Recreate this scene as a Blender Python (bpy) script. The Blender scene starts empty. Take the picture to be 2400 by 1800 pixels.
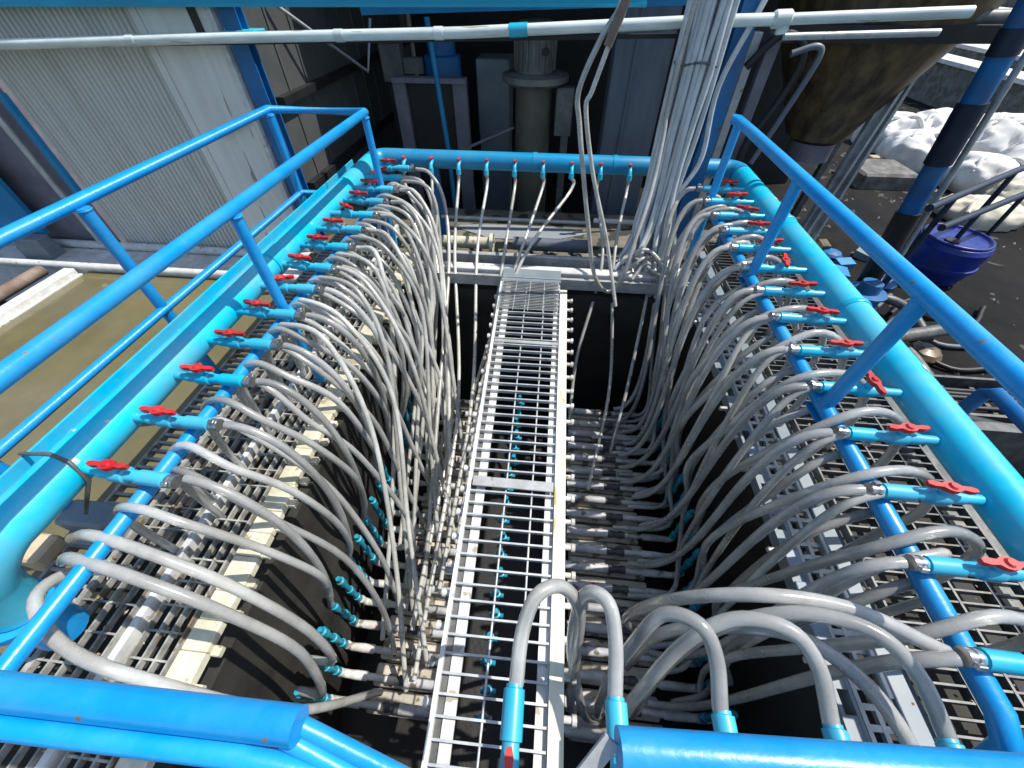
import bpy, math, random
from mathutils import Vector, Matrix, noise
random.seed(11)
R_ = math.radians
S = 1.2                      # one layout unit = 1.2 m ; layout origin = eye point, z 0 = eye height
ZD = -1.46                   # deck level in layout units
SC = bpy.context.scene
COL = SC.collection

def T(p):
    return Vector((S*p[0], S*p[1], S*(p[2]-ZD)))

# ------------------------------------------------------------------ materials
def mat(name, c1, c2=None, rough=.5, metal=0., scale=6., bump=0., bscale=40., spec=.5, trans=0., coat=0.,
        lo=.4, hi=.65, spots=None, spot_scale=30., spot_th=.72, aniso=None, detail=5., dust=None, dust_amt=.35, dust_scale=2.2, rv=.10):
    m = bpy.data.materials.new(name); m.use_nodes = True
    nt = m.node_tree; n = nt.nodes; l = nt.links
    b = n['Principled BSDF']
    b.inputs['Roughness'].default_value = rough
    b.inputs['Metallic'].default_value = metal
    b.inputs['Specular IOR Level'].default_value = spec
    b.inputs['Transmission Weight'].default_value = trans
    b.inputs['Coat Weight'].default_value = coat
    b.inputs['Coat Roughness'].default_value = .15
    tc = n.new('ShaderNodeTexCoord')
    src = tc.outputs['Object']
    if aniso:
        mp = n.new('ShaderNodeMapping'); mp.inputs['Scale'].default_value = aniso
        l.new(src, mp.inputs['Vector']); src = mp.outputs['Vector']
    oi = n.new('ShaderNodeObjectInfo')
    add = n.new('ShaderNodeVectorMath'); add.operation = 'ADD'
    sc_ = n.new('ShaderNodeVectorMath'); sc_.operation = 'SCALE'; sc_.inputs['Scale'].default_value = 17.
    cx = n.new('ShaderNodeCombineXYZ'); l.new(oi.outputs['Random'], cx.inputs[0]); l.new(oi.outputs['Random'], cx.inputs[1])
    l.new(cx.outputs[0], sc_.inputs[0]); l.new(src, add.inputs[0]); l.new(sc_.outputs[0], add.inputs[1]); src = add.outputs[0]
    col = None
    if c2 is not None:
        nz = n.new('ShaderNodeTexNoise'); nz.inputs['Scale'].default_value = scale; nz.inputs['Detail'].default_value = detail
        nz.inputs['Roughness'].default_value = .65
        l.new(src, nz.inputs['Vector'])
        rp = n.new('ShaderNodeValToRGB')
        rp.color_ramp.elements[0].position = lo; rp.color_ramp.elements[0].color = (*c1, 1)
        rp.color_ramp.elements[1].position = hi; rp.color_ramp.elements[1].color = (*c2, 1)
        l.new(nz.outputs['Fac'], rp.inputs['Fac']); col = rp.outputs['Color']
    if spots is not None:
        n2 = n.new('ShaderNodeTexNoise'); n2.inputs['Scale'].default_value = spot_scale; n2.inputs['Detail'].default_value = 2.
        l.new(src, n2.inputs['Vector'])
        r2 = n.new('ShaderNodeValToRGB'); r2.color_ramp.elements[0].position = spot_th; r2.color_ramp.elements[1].position = spot_th+.03
        l.new(n2.outputs['Fac'], r2.inputs['Fac'])
        mx = n.new('ShaderNodeMix'); mx.data_type = 'RGBA'
        l.new(r2.outputs['Color'], mx.inputs['Factor'])
        if col is not None: l.new(col, mx.inputs['A'])
        else: mx.inputs['A'].default_value = (*c1, 1)
        mx.inputs['B'].default_value = (*spots, 1)
        col = mx.outputs['Result']
    if dust is not None:
        n4 = n.new('ShaderNodeTexNoise'); n4.inputs['Scale'].default_value = dust_scale; n4.inputs['Detail'].default_value = 7.; n4.inputs['Roughness'].default_value = .7
        l.new(src, n4.inputs['Vector'])
        r4 = n.new('ShaderNodeMapRange'); r4.inputs['From Min'].default_value = .42; r4.inputs['From Max'].default_value = .72; r4.inputs['To Max'].default_value = dust_amt
        l.new(n4.outputs['Fac'], r4.inputs['Value'])
        m4 = n.new('ShaderNodeMix'); m4.data_type = 'RGBA'; l.new(r4.outputs['Result'], m4.inputs['Factor'])
        if col is not None: l.new(col, m4.inputs['A'])
        else: m4.inputs['A'].default_value = (*c1, 1)
        m4.inputs['B'].default_value = (*dust, 1); col = m4.outputs['Result']
        r5 = n.new('ShaderNodeMapRange'); r5.inputs['To Min'].default_value = rough; r5.inputs['To Max'].default_value = min(1, rough+.35)
        l.new(r4.outputs['Result'], r5.inputs['Value']); l.new(r5.outputs['Result'], b.inputs['Roughness'])
    if col is not None and rv > 0:
        mr = n.new('ShaderNodeMapRange'); mr.inputs['To Min'].default_value = 1-rv; mr.inputs['To Max'].default_value = 1+rv
        l.new(oi.outputs['Random'], mr.inputs['Value'])
        hs_ = n.new('ShaderNodeHueSaturation'); l.new(mr.outputs['Result'], hs_.inputs['Value']); l.new(col, hs_.inputs['Color']); col = hs_.outputs['Color']
    if col is not None: l.new(col, b.inputs['Base Color'])
    else: b.inputs['Base Color'].default_value = (*c1, 1)
    if bump > 0:
        n3 = n.new('ShaderNodeTexNoise'); n3.inputs['Scale'].default_value = bscale; n3.inputs['Detail'].default_value = 4.
        l.new(src, n3.inputs['Vector'])
        bp = n.new('ShaderNodeBump'); bp.inputs['Strength'].default_value = bump; bp.inputs['Distance'].default_value = .01
        l.new(n3.outputs['Fac'], bp.inputs['Height']); l.new(bp.outputs['Normal'], b.inputs['Normal'])
    return m

M = {}
M['cyan'] = mat('cyan_pvc_paint', (.0, .44, .66), (.0, .52, .74), rough=.34, scale=5, bump=.05, bscale=25, coat=.15, spots=(.42,.55,.58), spot_scale=18, spot_th=.715, dust=(.22,.34,.36), dust_amt=.55, dust_scale=2.4)
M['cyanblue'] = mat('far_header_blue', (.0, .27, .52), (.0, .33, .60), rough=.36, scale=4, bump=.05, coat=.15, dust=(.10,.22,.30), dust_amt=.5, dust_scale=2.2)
M['rail'] = mat('blue_rail_paint', (.002, .29, .70), (.004, .36, .80), rough=.32, scale=7, bump=.10, bscale=60, coat=.2, spots=(.20,.17,.13), spot_scale=26, spot_th=.735, dust=(.10,.22,.32), dust_amt=.38, dust_scale=3.5)
M['deepblue'] = mat('deep_blue_paint', (.003, .12, .34), (.006, .17, .42), rough=.4, scale=4, bump=.08, bscale=30, spots=(.08,.09,.09), spot_scale=9, spot_th=.7, dust=(.07,.08,.09), dust_amt=.6, dust_scale=2.5)
M['red'] = mat('red_plastic', (.50, .008, .012), (.62, .02, .02), rough=.4, scale=12, dust=(.30,.10,.08), dust_amt=.5, dust_scale=9., rv=.2)
M['hose'] = mat('clear_hose_pvc', (.50, .50, .475), (.80, .80, .77), rough=.16, scale=5, lo=.32, hi=.7, bump=.08, bscale=50, trans=.5, coat=.6, dust=(.27,.25,.20), dust_amt=.55, dust_scale=3., rv=.22)
M['hosethin'] = mat('thin_hose_pvc', (.55, .55, .50), (.76, .75, .70), rough=.2, scale=9, bump=.08, bscale=50, trans=.35, coat=.4, dust=(.24,.21,.16), dust_amt=.5, dust_scale=3., rv=.2)
M['bundle'] = mat('bundle_hose_pvc', (.50, .54, .56), (.70, .73, .74), rough=.25, scale=6, bump=.15, bscale=30, trans=.0, coat=.4, dust=(.50,.50,.46), dust_amt=.5, dust_scale=2.5, rv=.15)
M['clamp'] = mat('clamp_steel', (.55, .55, .53), (.35, .34, .32), rough=.28, metal=.9, scale=30)
M['galv'] = mat('galvanised_steel', (.46, .48, .48), (.62, .63, .62), rough=.42, metal=.35, scale=14, bump=.08, bscale=60, spots=(.30,.26,.20), spot_scale=12, spot_th=.68, dust=(.22,.20,.17), dust_amt=.6, dust_scale=3.)
M['galvdark'] = mat('weathered_grating_steel', (.085, .09, .088), (.17, .17, .165), rough=.5, metal=.3, scale=12, spots=(.12,.09,.06), spot_scale=9, spot_th=.66)
M['dirtysteel'] = mat('dirty_grating_steel', (.24, .24, .215), (.48, .47, .42), rough=.55, metal=.15, scale=16, bump=.1, spots=(.22,.17,.11), spot_scale=11, spot_th=.6)
M['wire'] = mat('mesh_wire', (.42, .44, .44), (.60, .61, .60), rough=.45, metal=.3, scale=14)
M['white'] = mat('white_channel_paint', (.62, .63, .61), (.80, .80, .77), rough=.45, scale=10, bump=.06, spots=(.40,.36,.28), spot_scale=16, spot_th=.66, dust=(.30,.27,.22), dust_amt=.6, dust_scale=3.)
M['cream'] = mat('cream_fibreglass', (.60, .56, .40), (.80, .77, .62), rough=.55, scale=9, bump=.12, spots=(.36,.30,.20), spot_scale=14, spot_th=.64, dust=(.36,.32,.23), dust_amt=.8, dust_scale=4.)
M['yellowed'] = mat('yellowed_timber', (.74, .68, .50), (.82, .79, .68), rough=.6, scale=5, aniso=(3,.6,3), bump=.12, spots=(.55,.36,.12), spot_scale=4, spot_th=.62)
M['module'] = mat('tan_module_resin', (.46, .42, .34), (.60, .55, .45), rough=.6, scale=8, bump=.15, spots=(.13,.105,.07), spot_scale=10, spot_th=.58, dust=(.27,.235,.18), dust_amt=.7, dust_scale=5., rv=.2)
M['tubegrey'] = mat('grey_lilac_pvc', (.46, .46, .47), (.62, .62, .62), rough=.4, scale=14, spots=(.16,.13,.09), spot_scale=12, spot_th=.62, dust=(.17,.15,.12), dust_amt=.7, dust_scale=5., rv=.2)
M['tubewhite'] = mat('white_pvc', (.58, .57, .54), (.74, .73, .70), rough=.35, scale=12, spots=(.28,.23,.16), spot_scale=14, spot_th=.62, dust=(.27,.23,.17), dust_amt=.8, dust_scale=5., rv=.15)
M['coupling'] = mat('dark_coupling', (.05, .05, .055), (.09, .09, .095), rough=.5, scale=15)
M['teal'] = mat('teal_connector', (.0, .22, .34), (.03, .36, .46), rough=.4, scale=14, spots=(.15,.12,.08), spot_scale=20, spot_th=.66)
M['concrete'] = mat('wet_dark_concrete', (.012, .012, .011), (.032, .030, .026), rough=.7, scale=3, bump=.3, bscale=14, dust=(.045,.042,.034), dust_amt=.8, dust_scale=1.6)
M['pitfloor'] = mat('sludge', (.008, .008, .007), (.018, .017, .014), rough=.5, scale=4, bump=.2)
M['muck'] = mat('muddy_slab', (.10, .09, .065), (.22, .20, .16), rough=.75, scale=2.2, bump=.4, bscale=12, spots=(.03,.035,.025), spot_scale=5, spot_th=.55)
M['water'] = mat('brown_water', (.135, .118, .055), (.175, .152, .075), rough=.09, scale=1.6, bump=.12, bscale=7, spec=.4, spots=(.24,.225,.15), spot_scale=7, spot_th=.70, dust=(.19,.17,.11), dust_amt=.45, dust_scale=1.3, rv=0)
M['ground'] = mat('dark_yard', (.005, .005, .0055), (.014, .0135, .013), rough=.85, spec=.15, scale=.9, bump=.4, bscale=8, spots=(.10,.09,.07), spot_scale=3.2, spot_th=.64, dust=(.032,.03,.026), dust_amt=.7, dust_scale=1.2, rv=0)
M['clad'] = mat('grey_cladding', (.62, .63, .585), (.70, .70, .65), rough=.5, scale=1.2, aniso=(3,1,.35), metal=.1, dust=(.36,.35,.33), dust_amt=.6, dust_scale=1.1, rv=0)
M['sheet'] = mat('pale_sheet', (.71, .74, .69), (.79, .80, .75), rough=.5, scale=2., aniso=(4,1,.4), spots=(.28,.27,.25), spot_scale=5, spot_th=.68, dust=(.52,.51,.47), dust_amt=.6, dust_scale=1.3, rv=0)
M['darkclad'] = mat('dark_cladding', (.075, .08, .078), (.11, .113, .11), rough=.6, scale=2)
M['black'] = mat('black_rubber', (.012, .012, .013), (.022, .022, .022), rough=.5, scale=5)
M['darknavy'] = mat('navy_paint', (.008, .017, .038), (.014, .026, .05), rough=.5, scale=5)
M['lilac'] = mat('lilac_grey_paint', (.16, .15, .18), (.22, .21, .24), rough=.5, scale=5)
M['steelgrey'] = mat('steel_grey_paint', (.11, .135, .17), (.15, .175, .21), rough=.42, scale=2, aniso=(3,3,.5), spots=(.25,.26,.27), spot_scale=6, spot_th=.72, dust=(.09,.09,.09), dust_amt=.6, dust_scale=1.8)
M['motor'] = mat('motor_cast_grey', (.16, .16, .145), (.24, .24, .22), rough=.55, scale=7, bump=.1, dust=(.09,.075,.055), dust_amt=.6, dust_scale=2.5)
M['motortan'] = mat('motor_tan', (.13, .12, .09), (.18, .17, .13), rough=.55, scale=4)
M['brown'] = mat('brown_tank_resin', (.060, .043, .024), (.20, .140, .068), rough=.42, scale=2.6, aniso=(3,3,.25), bump=.03)
M['bag'] = mat('woven_bag', (.70, .70, .68), (.82, .81, .78), rough=.7, scale=5, bump=.25, bscale=9, dust=(.42,.38,.31), dust_amt=.6, dust_scale=3.)
M['bagcream'] = mat('cream_woven_bag', (.58, .54, .42), (.70, .66, .54), rough=.75, scale=5, bump=.25, bscale=9, dust=(.36,.31,.22), dust_amt=.6, dust_scale=3.)
M['drum'] = mat('royal_blue_plastic', (.001, .016, .20), (.002, .026, .28), rough=.35, scale=3, dust=(.04,.05,.09), dust_amt=.6, dust_scale=4.)
M['stone'] = mat('mottled_block', (.10, .098, .088), (.22, .21, .19), rough=.85, scale=6, bump=.5, bscale=14)
M['bluepanel'] = mat('blue_sheet', (.01, .20, .42), (.015, .26, .50), rough=.5, scale=3)
M['tan'] = mat('tan_timber', (.52, .38, .23), (.62, .49, .33), rough=.7, scale=6)
M['greybox'] = mat('grey_plastic_box', (.17, .21, .235), (.23, .265, .285), rough=.5, scale=4)
M['pipewhite'] = mat('pale_green_white_pipe', (.62, .70, .66), (.76, .82, .78), rough=.35, scale=4, aniso=(.6,4,4), spots=(.35,.36,.30), spot_scale=5, spot_th=.66, dust=(.34,.36,.32), dust_amt=.7, dust_scale=3.)
M['rust'] = mat('rusty_pipe', (.16, .11, .08), (.26, .20, .16), rough=.7, scale=6)
M['puddle'] = mat('standing_water', (.30, .33, .36), (.36, .38, .40), rough=.08, scale=2)
M['roofdark'] = mat('roof_sheet', (.12, .12, .12), (.16, .16, .16), rough=.6, scale=2)
M['topblue'] = mat('beam_blue_paint', (.0, .34, .50), (.003, .42, .58), rough=.4, scale=1.2, aniso=(.5,3,3), dust=(.05,.12,.15), dust_amt=.6, dust_scale=1.5)

# ------------------------------------------------------------------ geometry builder
class MB:
    def __init__(s): s.v = []; s.f = []; s.sm = []
    def add(s, vs, fs, smooth=False):
        o = len(s.v); s.v += [Vector(x) for x in vs]
        for f in fs: s.f.append(tuple(i+o for i in f)); s.sm.append(smooth)
    def box(s, x0, x1, y0, y1, z0, z1):
        v = [(x, y, z) for x in (x0, x1) for y in (y0, y1) for z in (z0, z1)]
        s.add(v, [(0,1,3,2),(4,6,7,5),(0,4,5,1),(2,3,7,6),(0,2,6,4),(1,5,7,3)]); return s
    def cbox(s, x0, x1, y0, y1, z0, z1, c=.004):
        # box with chamfered vertical/top edges
        a = [(x0+c,y0),(x1-c,y0),(x1,y0+c),(x1,y1-c),(x1-c,y1),(x0+c,y1),(x0,y1-c),(x0,y0+c)]
        b = [(min(max(x,x0+c),x1-c), min(max(y,y0+c),y1-c)) for x, y in a]
        v = [(x,y,z0) for x,y in a]+[(x,y,z1-c) for x,y in a]+[(x,y,z1) for x,y in b]
        f = [tuple(range(7,-1,-1)), tuple(range(16,24))]
        for k in range(2):
            for i in range(8):
                j = (i+1) % 8; f.append((k*8+i, k*8+j, k*8+8+j, k*8+8+i))
        s.add(v, f); return s
    def obox(s, c, ax, ay, az):
        c, ax, ay, az = map(Vector, (c, ax, ay, az))
        v = [c+i*ax+j*ay+k*az for i in (-1,1) for j in (-1,1) for k in (-1,1)]
        s.add(v, [(0,1,3,2),(4,6,7,5),(0,4,5,1),(2,3,7,6),(0,2,6,4),(1,5,7,3)]); return s
    def bar(s, p0, p1, w, h, up=(0,0,1)):
        p0, p1, up = Vector(p0), Vector(p1), Vector(up)
        d = (p1-p0); L = d.length; d = d/L
        sx = d.cross(up).normalized(); uz = sx.cross(d)
        return s.obox((p0+p1)/2, d*L/2, sx*w/2, uz*h/2)
    def tube(s, pts, r, seg=12, caps=True, radii=None):
        pts = [Vector(p) for p in pts]; n = len(pts)
        t = []
        for i in range(n):
            a = pts[max(i-1,0)]; b = pts[min(i+1,n-1)]; t.append((b-a).normalized())
        u = t[0].orthogonal().normalized(); vs = []
        for i in range(n):
            u = (u - t[i]*u.dot(t[i])).normalized(); w = t[i].cross(u)
            rr = radii[i] if radii else r
            for k in range(seg):
                a = 2*math.pi*k/seg; vs.append(pts[i]+rr*(math.cos(a)*u+math.sin(a)*w))
        fs = [(i*seg+k, i*seg+(k+1)%seg, (i+1)*seg+(k+1)%seg, (i+1)*seg+k) for i in range(n-1) for k in range(seg)]
        s.add(vs, fs, True)
        if caps:
            s.add(vs[:seg], [tuple(range(seg-1,-1,-1))]); s.add(vs[-seg:], [tuple(range(seg))])
        return s
    def lathe(s, base, axis, prof, seg=20):
        # prof: list of (distance along axis, radius)
        base, axis = Vector(base), Vector(axis).normalized()
        u = axis.orthogonal().normalized(); w = axis.cross(u); vs = []
        for d, r in prof:
            for k in range(seg):
                a = 2*math.pi*k/seg; vs.append(base+axis*d+r*(math.cos(a)*u+math.sin(a)*w))
        n = len(prof)
        for i in range(n-1):
            sm = abs(prof[i][0]-prof[i+1][0]) > 1e-5
            q = vs[i*seg:(i+2)*seg]
            s.add(q, [(k, (k+1)%seg, seg+(k+1)%seg, seg+k) for k in range(seg)], sm)
        s.add(vs[:seg], [tuple(range(seg-1,-1,-1))]); s.add(vs[-seg:], [tuple(range(seg))])
        return s
    def prism(s, poly, z0, z1):
        n = len(poly)
        v = [(x,y,z0) for x,y in poly]+[(x,y,z1) for x,y in poly]
        s.add(v, [tuple(range(n-1,-1,-1)), tuple(range(n,2*n))]+[(i,(i+1)%n,n+(i+1)%n,n+i) for i in range(n)]); return s
    def mesh(s, name, m, origin=(0,0,0)):
        o = T(origin); me = bpy.data.meshes.new(name)
        me.from_pydata([T(p)-o for p in s.v], [], s.f)
        me.polygons.foreach_set('use_smooth', s.sm)
        me.materials.append(m); me.validate(); me.update()
        return me

ORG = {}
def link(name, me, origin, parent=None, rotz=0.):
    o = bpy.data.objects.new(name, me); COL.objects.link(o)
    if parent is not None:
        o.parent = parent; o.location = T(origin)-T(ORG[parent.name])
    else: o.location = T(origin)
    o.rotation_euler.z = rotz
    ORG[o.name] = tuple(origin)
    return o
def part(name, mb, m, parent, label=None):
    og = ORG[parent.name]
    o = link(name, mb.mesh(name, m, og), og, parent)
    if label: o['label'] = label
    return o
def thing(name, label, cat, loc, group=None):
    o = link(name, None, loc); o.empty_display_size = .1
    o['label'] = label; o['category'] = cat
    if group: o['group'] = group
    return o
def solo(name, mb, m, label, cat, loc, group=None):
    o = link(name, mb.mesh(name, m, loc), loc)
    o['label'] = label; o['category'] = cat
    if group: o['group'] = group
    return o
def struct(name, mb, m, loc=(0,0,0), kind='structure'):
    o = link(name, mb.mesh(name, m, loc), loc); o['kind'] = kind; return o
def instpart(name, me, m_origin, parent, loc, rotz=0.):
    return link(name, me, loc, parent, rotz)

def catmull(P, per=7):
    P = [Vector(p) for p in P]; Q = [P[0]*2-P[1]]+P+[P[-1]*2-P[-2]]; out = []
    for i in range(1, len(Q)-2):
        a, b, c, d = Q[i-1:i+3]
        for k in range(per):
            t = k/per; out.append(.5*((2*b)+(c-a)*t+(2*a-5*b+4*c-d)*t*t+(3*b-a-3*c+d)*t**3))
    out.append(Q[-2]); return out
def bez(p0, p1, p2, p3, n=22):
    p0, p1, p2, p3 = map(Vector, (p0,p1,p2,p3)); o = []
    for i in range(n+1):
        t = i/n; u = 1-t; o.append(p0*u**3+3*p1*u*u*t+3*p2*u*t*t+p3*t**3)
    return o
def arc(c, a, b, r, t0=0, t1=90, n=8):
    c, a, b = Vector(c), Vector(a), Vector(b)
    return [c+r*(math.cos(R_(t0+(t1-t0)*i/n))*a+math.sin(R_(t0+(t1-t0)*i/n))*b) for i in range(n+1)]
ORD = ['first','second','third','fourth','fifth','sixth','seventh','eighth','ninth','tenth','eleventh','twelfth','thirteenth','fourteenth','fifteenth','sixteenth','seventeenth','eighteenth','nineteenth','twentieth','twenty-first','twenty-second']

# ------------------------------------------------------------------ camera, world, sun
X_ = (0.99500546, -0.07345053, 0.06759548); Y_ = (0.09982049, 0.73215108, -0.67378829); Z_ = (0., 0.67717045, 0.73582619)
cam = bpy.data.cameras.new('camera'); co = bpy.data.objects.new('camera', cam); COL.objects.link(co)
co.matrix_world = Matrix(((*X_, 0), (*Y_, 0), (*Z_, 0), (0,0,0,1)))
co.location = T((0,0,0))
cam.sensor_width = 36.; cam.lens = 837./2212.*36.; cam.clip_start = .02; cam.clip_end = 500
SC.camera = co
SUN_AZ, SUN_EL = 14., 60.       # azimuth measured from +x towards +y
sd = Vector((math.cos(R_(SUN_AZ))*math.cos(R_(SUN_EL)), math.sin(R_(SUN_AZ))*math.cos(R_(SUN_EL)), math.sin(R_(SUN_EL))))
sl = bpy.data.lights.new('sun', 'SUN'); sl.energy = 4.6; sl.angle = R_(.5); sl.color = (1., .96, .89)
so = bpy.data.objects.new('sun', sl); COL.objects.link(so); so.rotation_euler = sd.to_track_quat('Z', 'Y').to_euler()
w = bpy.data.worlds.new('World'); SC.world = w; w.use_nodes = True
nt = w.node_tree; bg = nt.nodes['Background']; sky = nt.nodes.new('ShaderNodeTexSky')
sky.sky_type = 'NISHITA'; sky.sun_disc = False; sky.sun_elevation = R_(SUN_EL); sky.sun_rotation = R_(90-SUN_AZ)
nt.links.new(sky.outputs[0], bg.inputs[0]); bg.inputs[1].default_value = .15
SC.view_settings.view_transform = 'Standard'; SC.view_settings.look = 'None'
SC.view_settings.exposure = .22; SC.view_settings.gamma = 1.
SC.render.engine = 'CYCLES'; SC.cycles.max_bounces = 6

# ------------------------------------------------------------------ setting: ground, pond, slabs
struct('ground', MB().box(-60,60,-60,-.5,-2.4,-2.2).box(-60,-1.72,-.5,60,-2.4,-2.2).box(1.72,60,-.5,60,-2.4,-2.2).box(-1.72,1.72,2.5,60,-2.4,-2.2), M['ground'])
struct('pond_water', MB().box(-3.93,-1.735,-2.,2.5995,-2.19,-1.8), M['water'], (-2.8,1,-1.8))
mb = MB().box(-1.95,1.9,2.62,3.75,-2.19,-1.62)
struct('muddy_slab', mb, M['muck'], (0,3,-1.62))
mb = MB(); mb.prism([(.26*math.cos(a)*(1+.25*math.sin(3*a)), .16*math.sin(a)*(1+.2*math.cos(2*a))) for a in [i*math.pi/12 for i in range(24)]], 0, .006)
mb.v = [Vector((p.x*2.0-.25, p.y+3.3, p.z-1.62)) for p in mb.v]
struct('puddle', mb, M['puddle'], (-.25,3.3,-1.62))

# the tank under the decks
t = thing('membrane_tank', 'deep dark concrete tank open between the two grating walkways', 'tank', (0,1,-3.2))
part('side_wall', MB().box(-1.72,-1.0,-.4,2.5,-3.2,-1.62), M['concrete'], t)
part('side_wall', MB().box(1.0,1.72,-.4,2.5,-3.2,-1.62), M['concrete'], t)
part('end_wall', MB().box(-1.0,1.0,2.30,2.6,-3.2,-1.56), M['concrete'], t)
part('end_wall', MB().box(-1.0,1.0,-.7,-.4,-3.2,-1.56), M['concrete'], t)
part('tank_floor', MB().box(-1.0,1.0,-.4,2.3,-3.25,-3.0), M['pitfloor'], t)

# ------------------------------------------------------------------ membrane modules
def build_module(x=0):
    o = (0,0,-2.3)
    d = {}
    for sg, a0, b0, c0, d0, e0 in ((-1,.37,.52,.60,.82,.68),(1,.25,.47,.56,.82,.67)):
        d['housing', sg] = MB().cbox(min(sg*a0,sg*e0),max(sg*a0,sg*e0),-.028,.062,-2.46,-2.325,.008)
        d['inner_tube', sg] = MB().lathe((sg*(a0-.02),0,-2.29),(sg,0,0),[(0,.0215),(b0-a0+.018,.0215)],12)
        d['coupling', sg] = MB().lathe((sg*b0,0,-2.29),(sg,0,0),[(0,.021),(.03,.021),(.032,.017),(c0-b0-.032,.017),(c0-b0-.03,.021),(c0-b0,.021)],12)
        d['outer_tube', sg] = MB().lathe((sg*c0,0,-2.29),(sg,0,0),[(.002,.015),(.10,.015),(.105,.020),(.16,.020),(d0-c0,.016)],12)
        d['elbow', sg] = MB().tube([(sg*.80,0,-2.29),(sg*.82,0,-2.285),(sg*.832,0,-2.27),(sg*.835,0,-2.24)],.018,10)
        d['connector', sg] = MB().lathe((sg*.835,0,-2.24),(0,0,1),[(0,.018),(.05,.018),(.052,.013),(.13,.013),(.132,.018),(.17,.018),(.172,.012),(.26,.012),(.262,.018),(.31,.018),(.315,.011),(.34,.011)],12)
    d['centre_fitting', 0] = MB().lathe((-.135,0,-2.27),(0,0,1),[(0,.02),(.04,.02),(.042,.013),(.10,.013)],10).lathe((-.17,0,-2.26),(1,0,0),[(0,.012),(.07,.012)],8)
    return {k: v.mesh(k if isinstance(k, str) else k[0], m, o) for (k, v), m in
            ((kv, {'housing':M['module'],'outer_tube':M['tubewhite'],'coupling':M['coupling'],'inner_tube':M['tubegrey'],'elbow':M['tubewhite'],'connector':M['teal'],'centre_fitting':M['teal']}[kv[0] if isinstance(kv[0], str) else kv[0][0]]) for kv in d.items())}
MOD = build_module()
NM = 19
MY = [.055+.1005*i for i in range(NM)]
for i, y in enumerate(MY):
    lab = 'tan membrane module with white end tubes in the tank, %s row from the near end' % ORD[i]
    yy = y+random.uniform(-.006,.006)
    r = thing('membrane_module', lab, 'filter module', (0,yy,-2.3), 'membrane modules in the tank')
    for k, me in MOD.items():
        instpart(k if isinstance(k, str) else k[0], me, None, r, (random.uniform(-.012,.012),yy,-2.3+random.uniform(-.004,.004)))

def grating(mb, x0, x1, y0, y1, px, py, w, h, z):
    n = max(1, int(round((x1-x0)/px)))
    for i in range(n+1):
        x = x0+(x1-x0)*i/n; mb.box(x-w/2,x+w/2,y0,y1,z-h,z)
    n = max(1, int(round((y1-y0)/py)))
    for i in range(1, n):
        y = y0+(y1-y0)*i/n; mb.box(x0-w/2+.0003,x1+w/2-.0003,y-w/2,y+w/2,z-h*.8,z-.002)
    return mb
# ------------------------------------------------------------------ centre catwalk
t = thing('grating_catwalk', 'long narrow white mesh catwalk over the membrane modules, bridging the tank', 'catwalk', (-.08,1,ZD))
def taper(y):  # left edge drifts out with distance
    return -.232-.066*(y+.1)/2.3
def skew(mb, x0=-.232):
    mb.v = [Vector((p.x+taper(p.y)-x0, p.y, p.z)) for p in mb.v]; return mb
ys = [-.15, 2.33]
# side channels
part('side_channel', skew(MB().box(-.236,-.222,-.15,2.33,ZD-.07,ZD+.004)), M['white'], t)
part('channel_web', skew(MB().box(-.2215,-.200,-.15,2.33,ZD-.05,ZD-.024)), M['galvdark'], t)
part('flange', skew(MB().box(-.1995,-.164,-.15,2.33,ZD-.03,ZD-.018)), M['white'], t)
part('side_channel', MB().box(.098,.142,-.15,2.2,ZD-.05,ZD+.006), M['yellowed'], t, 'yellowed cream side beam along the right edge')
part('flange', MB().box(.062,.0975,-.15,2.33,ZD-.03,ZD-.018), M['white'], t)
wires = MB()
def xl(y): return taper(y)+.014
y = -.12; k = 0
while y < 2.3:
    wires.bar((xl(y)-.004,y,ZD-.008),(.094,y+.004,ZD-.008),.0065,.018)
    y += .0503
for u in (.42,.74):
    wires.tube([(xl(-.15)*(1-u)+.094*u,-.15,ZD-.0085),(xl(2.3)*(1-u)+.094*u,2.3,ZD-.018)],.0042,6)
part('mesh', wires, M['wire'], t)
for yc, wd in ((.775,.022),(1.66,.012)):
    part('cross_plate', MB().cbox(xl(yc)+.002,.093,yc-wd,yc+wd,ZD+.0035,ZD+.010,.002), M['galv'], t)
part('mesh_overlap', grating(MB(),-.285,.085,1.95,2.30,.09,.017,.004,.006,ZD+.012), M['wire'], t)
part('end_plate', MB().cbox(-.30,.10,2.27,2.42,ZD+.004,ZD+.014,.003), M['greybox'], t, 'scuffed blue grey end plate on the far beam')
STL = MB().lathe((0,0,0),(-1,0,0),[(0,.010),(.022,.010),(.023,.015),(.034,.015)],8).mesh('stud', M['tubewhite'], (0,0,0))
STR = MB().lathe((0,0,0),(1,0,0),[(0,.010),(.026,.010),(.027,.015),(.040,.015)],8).mesh('stud', M['tubewhite'], (0,0,0))
for i in range(23):
    y = .06+.0985*i
    if y > 2.2: break
    instpart('stud', STL, None, t, (taper(y),y,ZD-.03)); instpart('stud', STR, None, t, (.142,y,ZD-.028))

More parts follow.
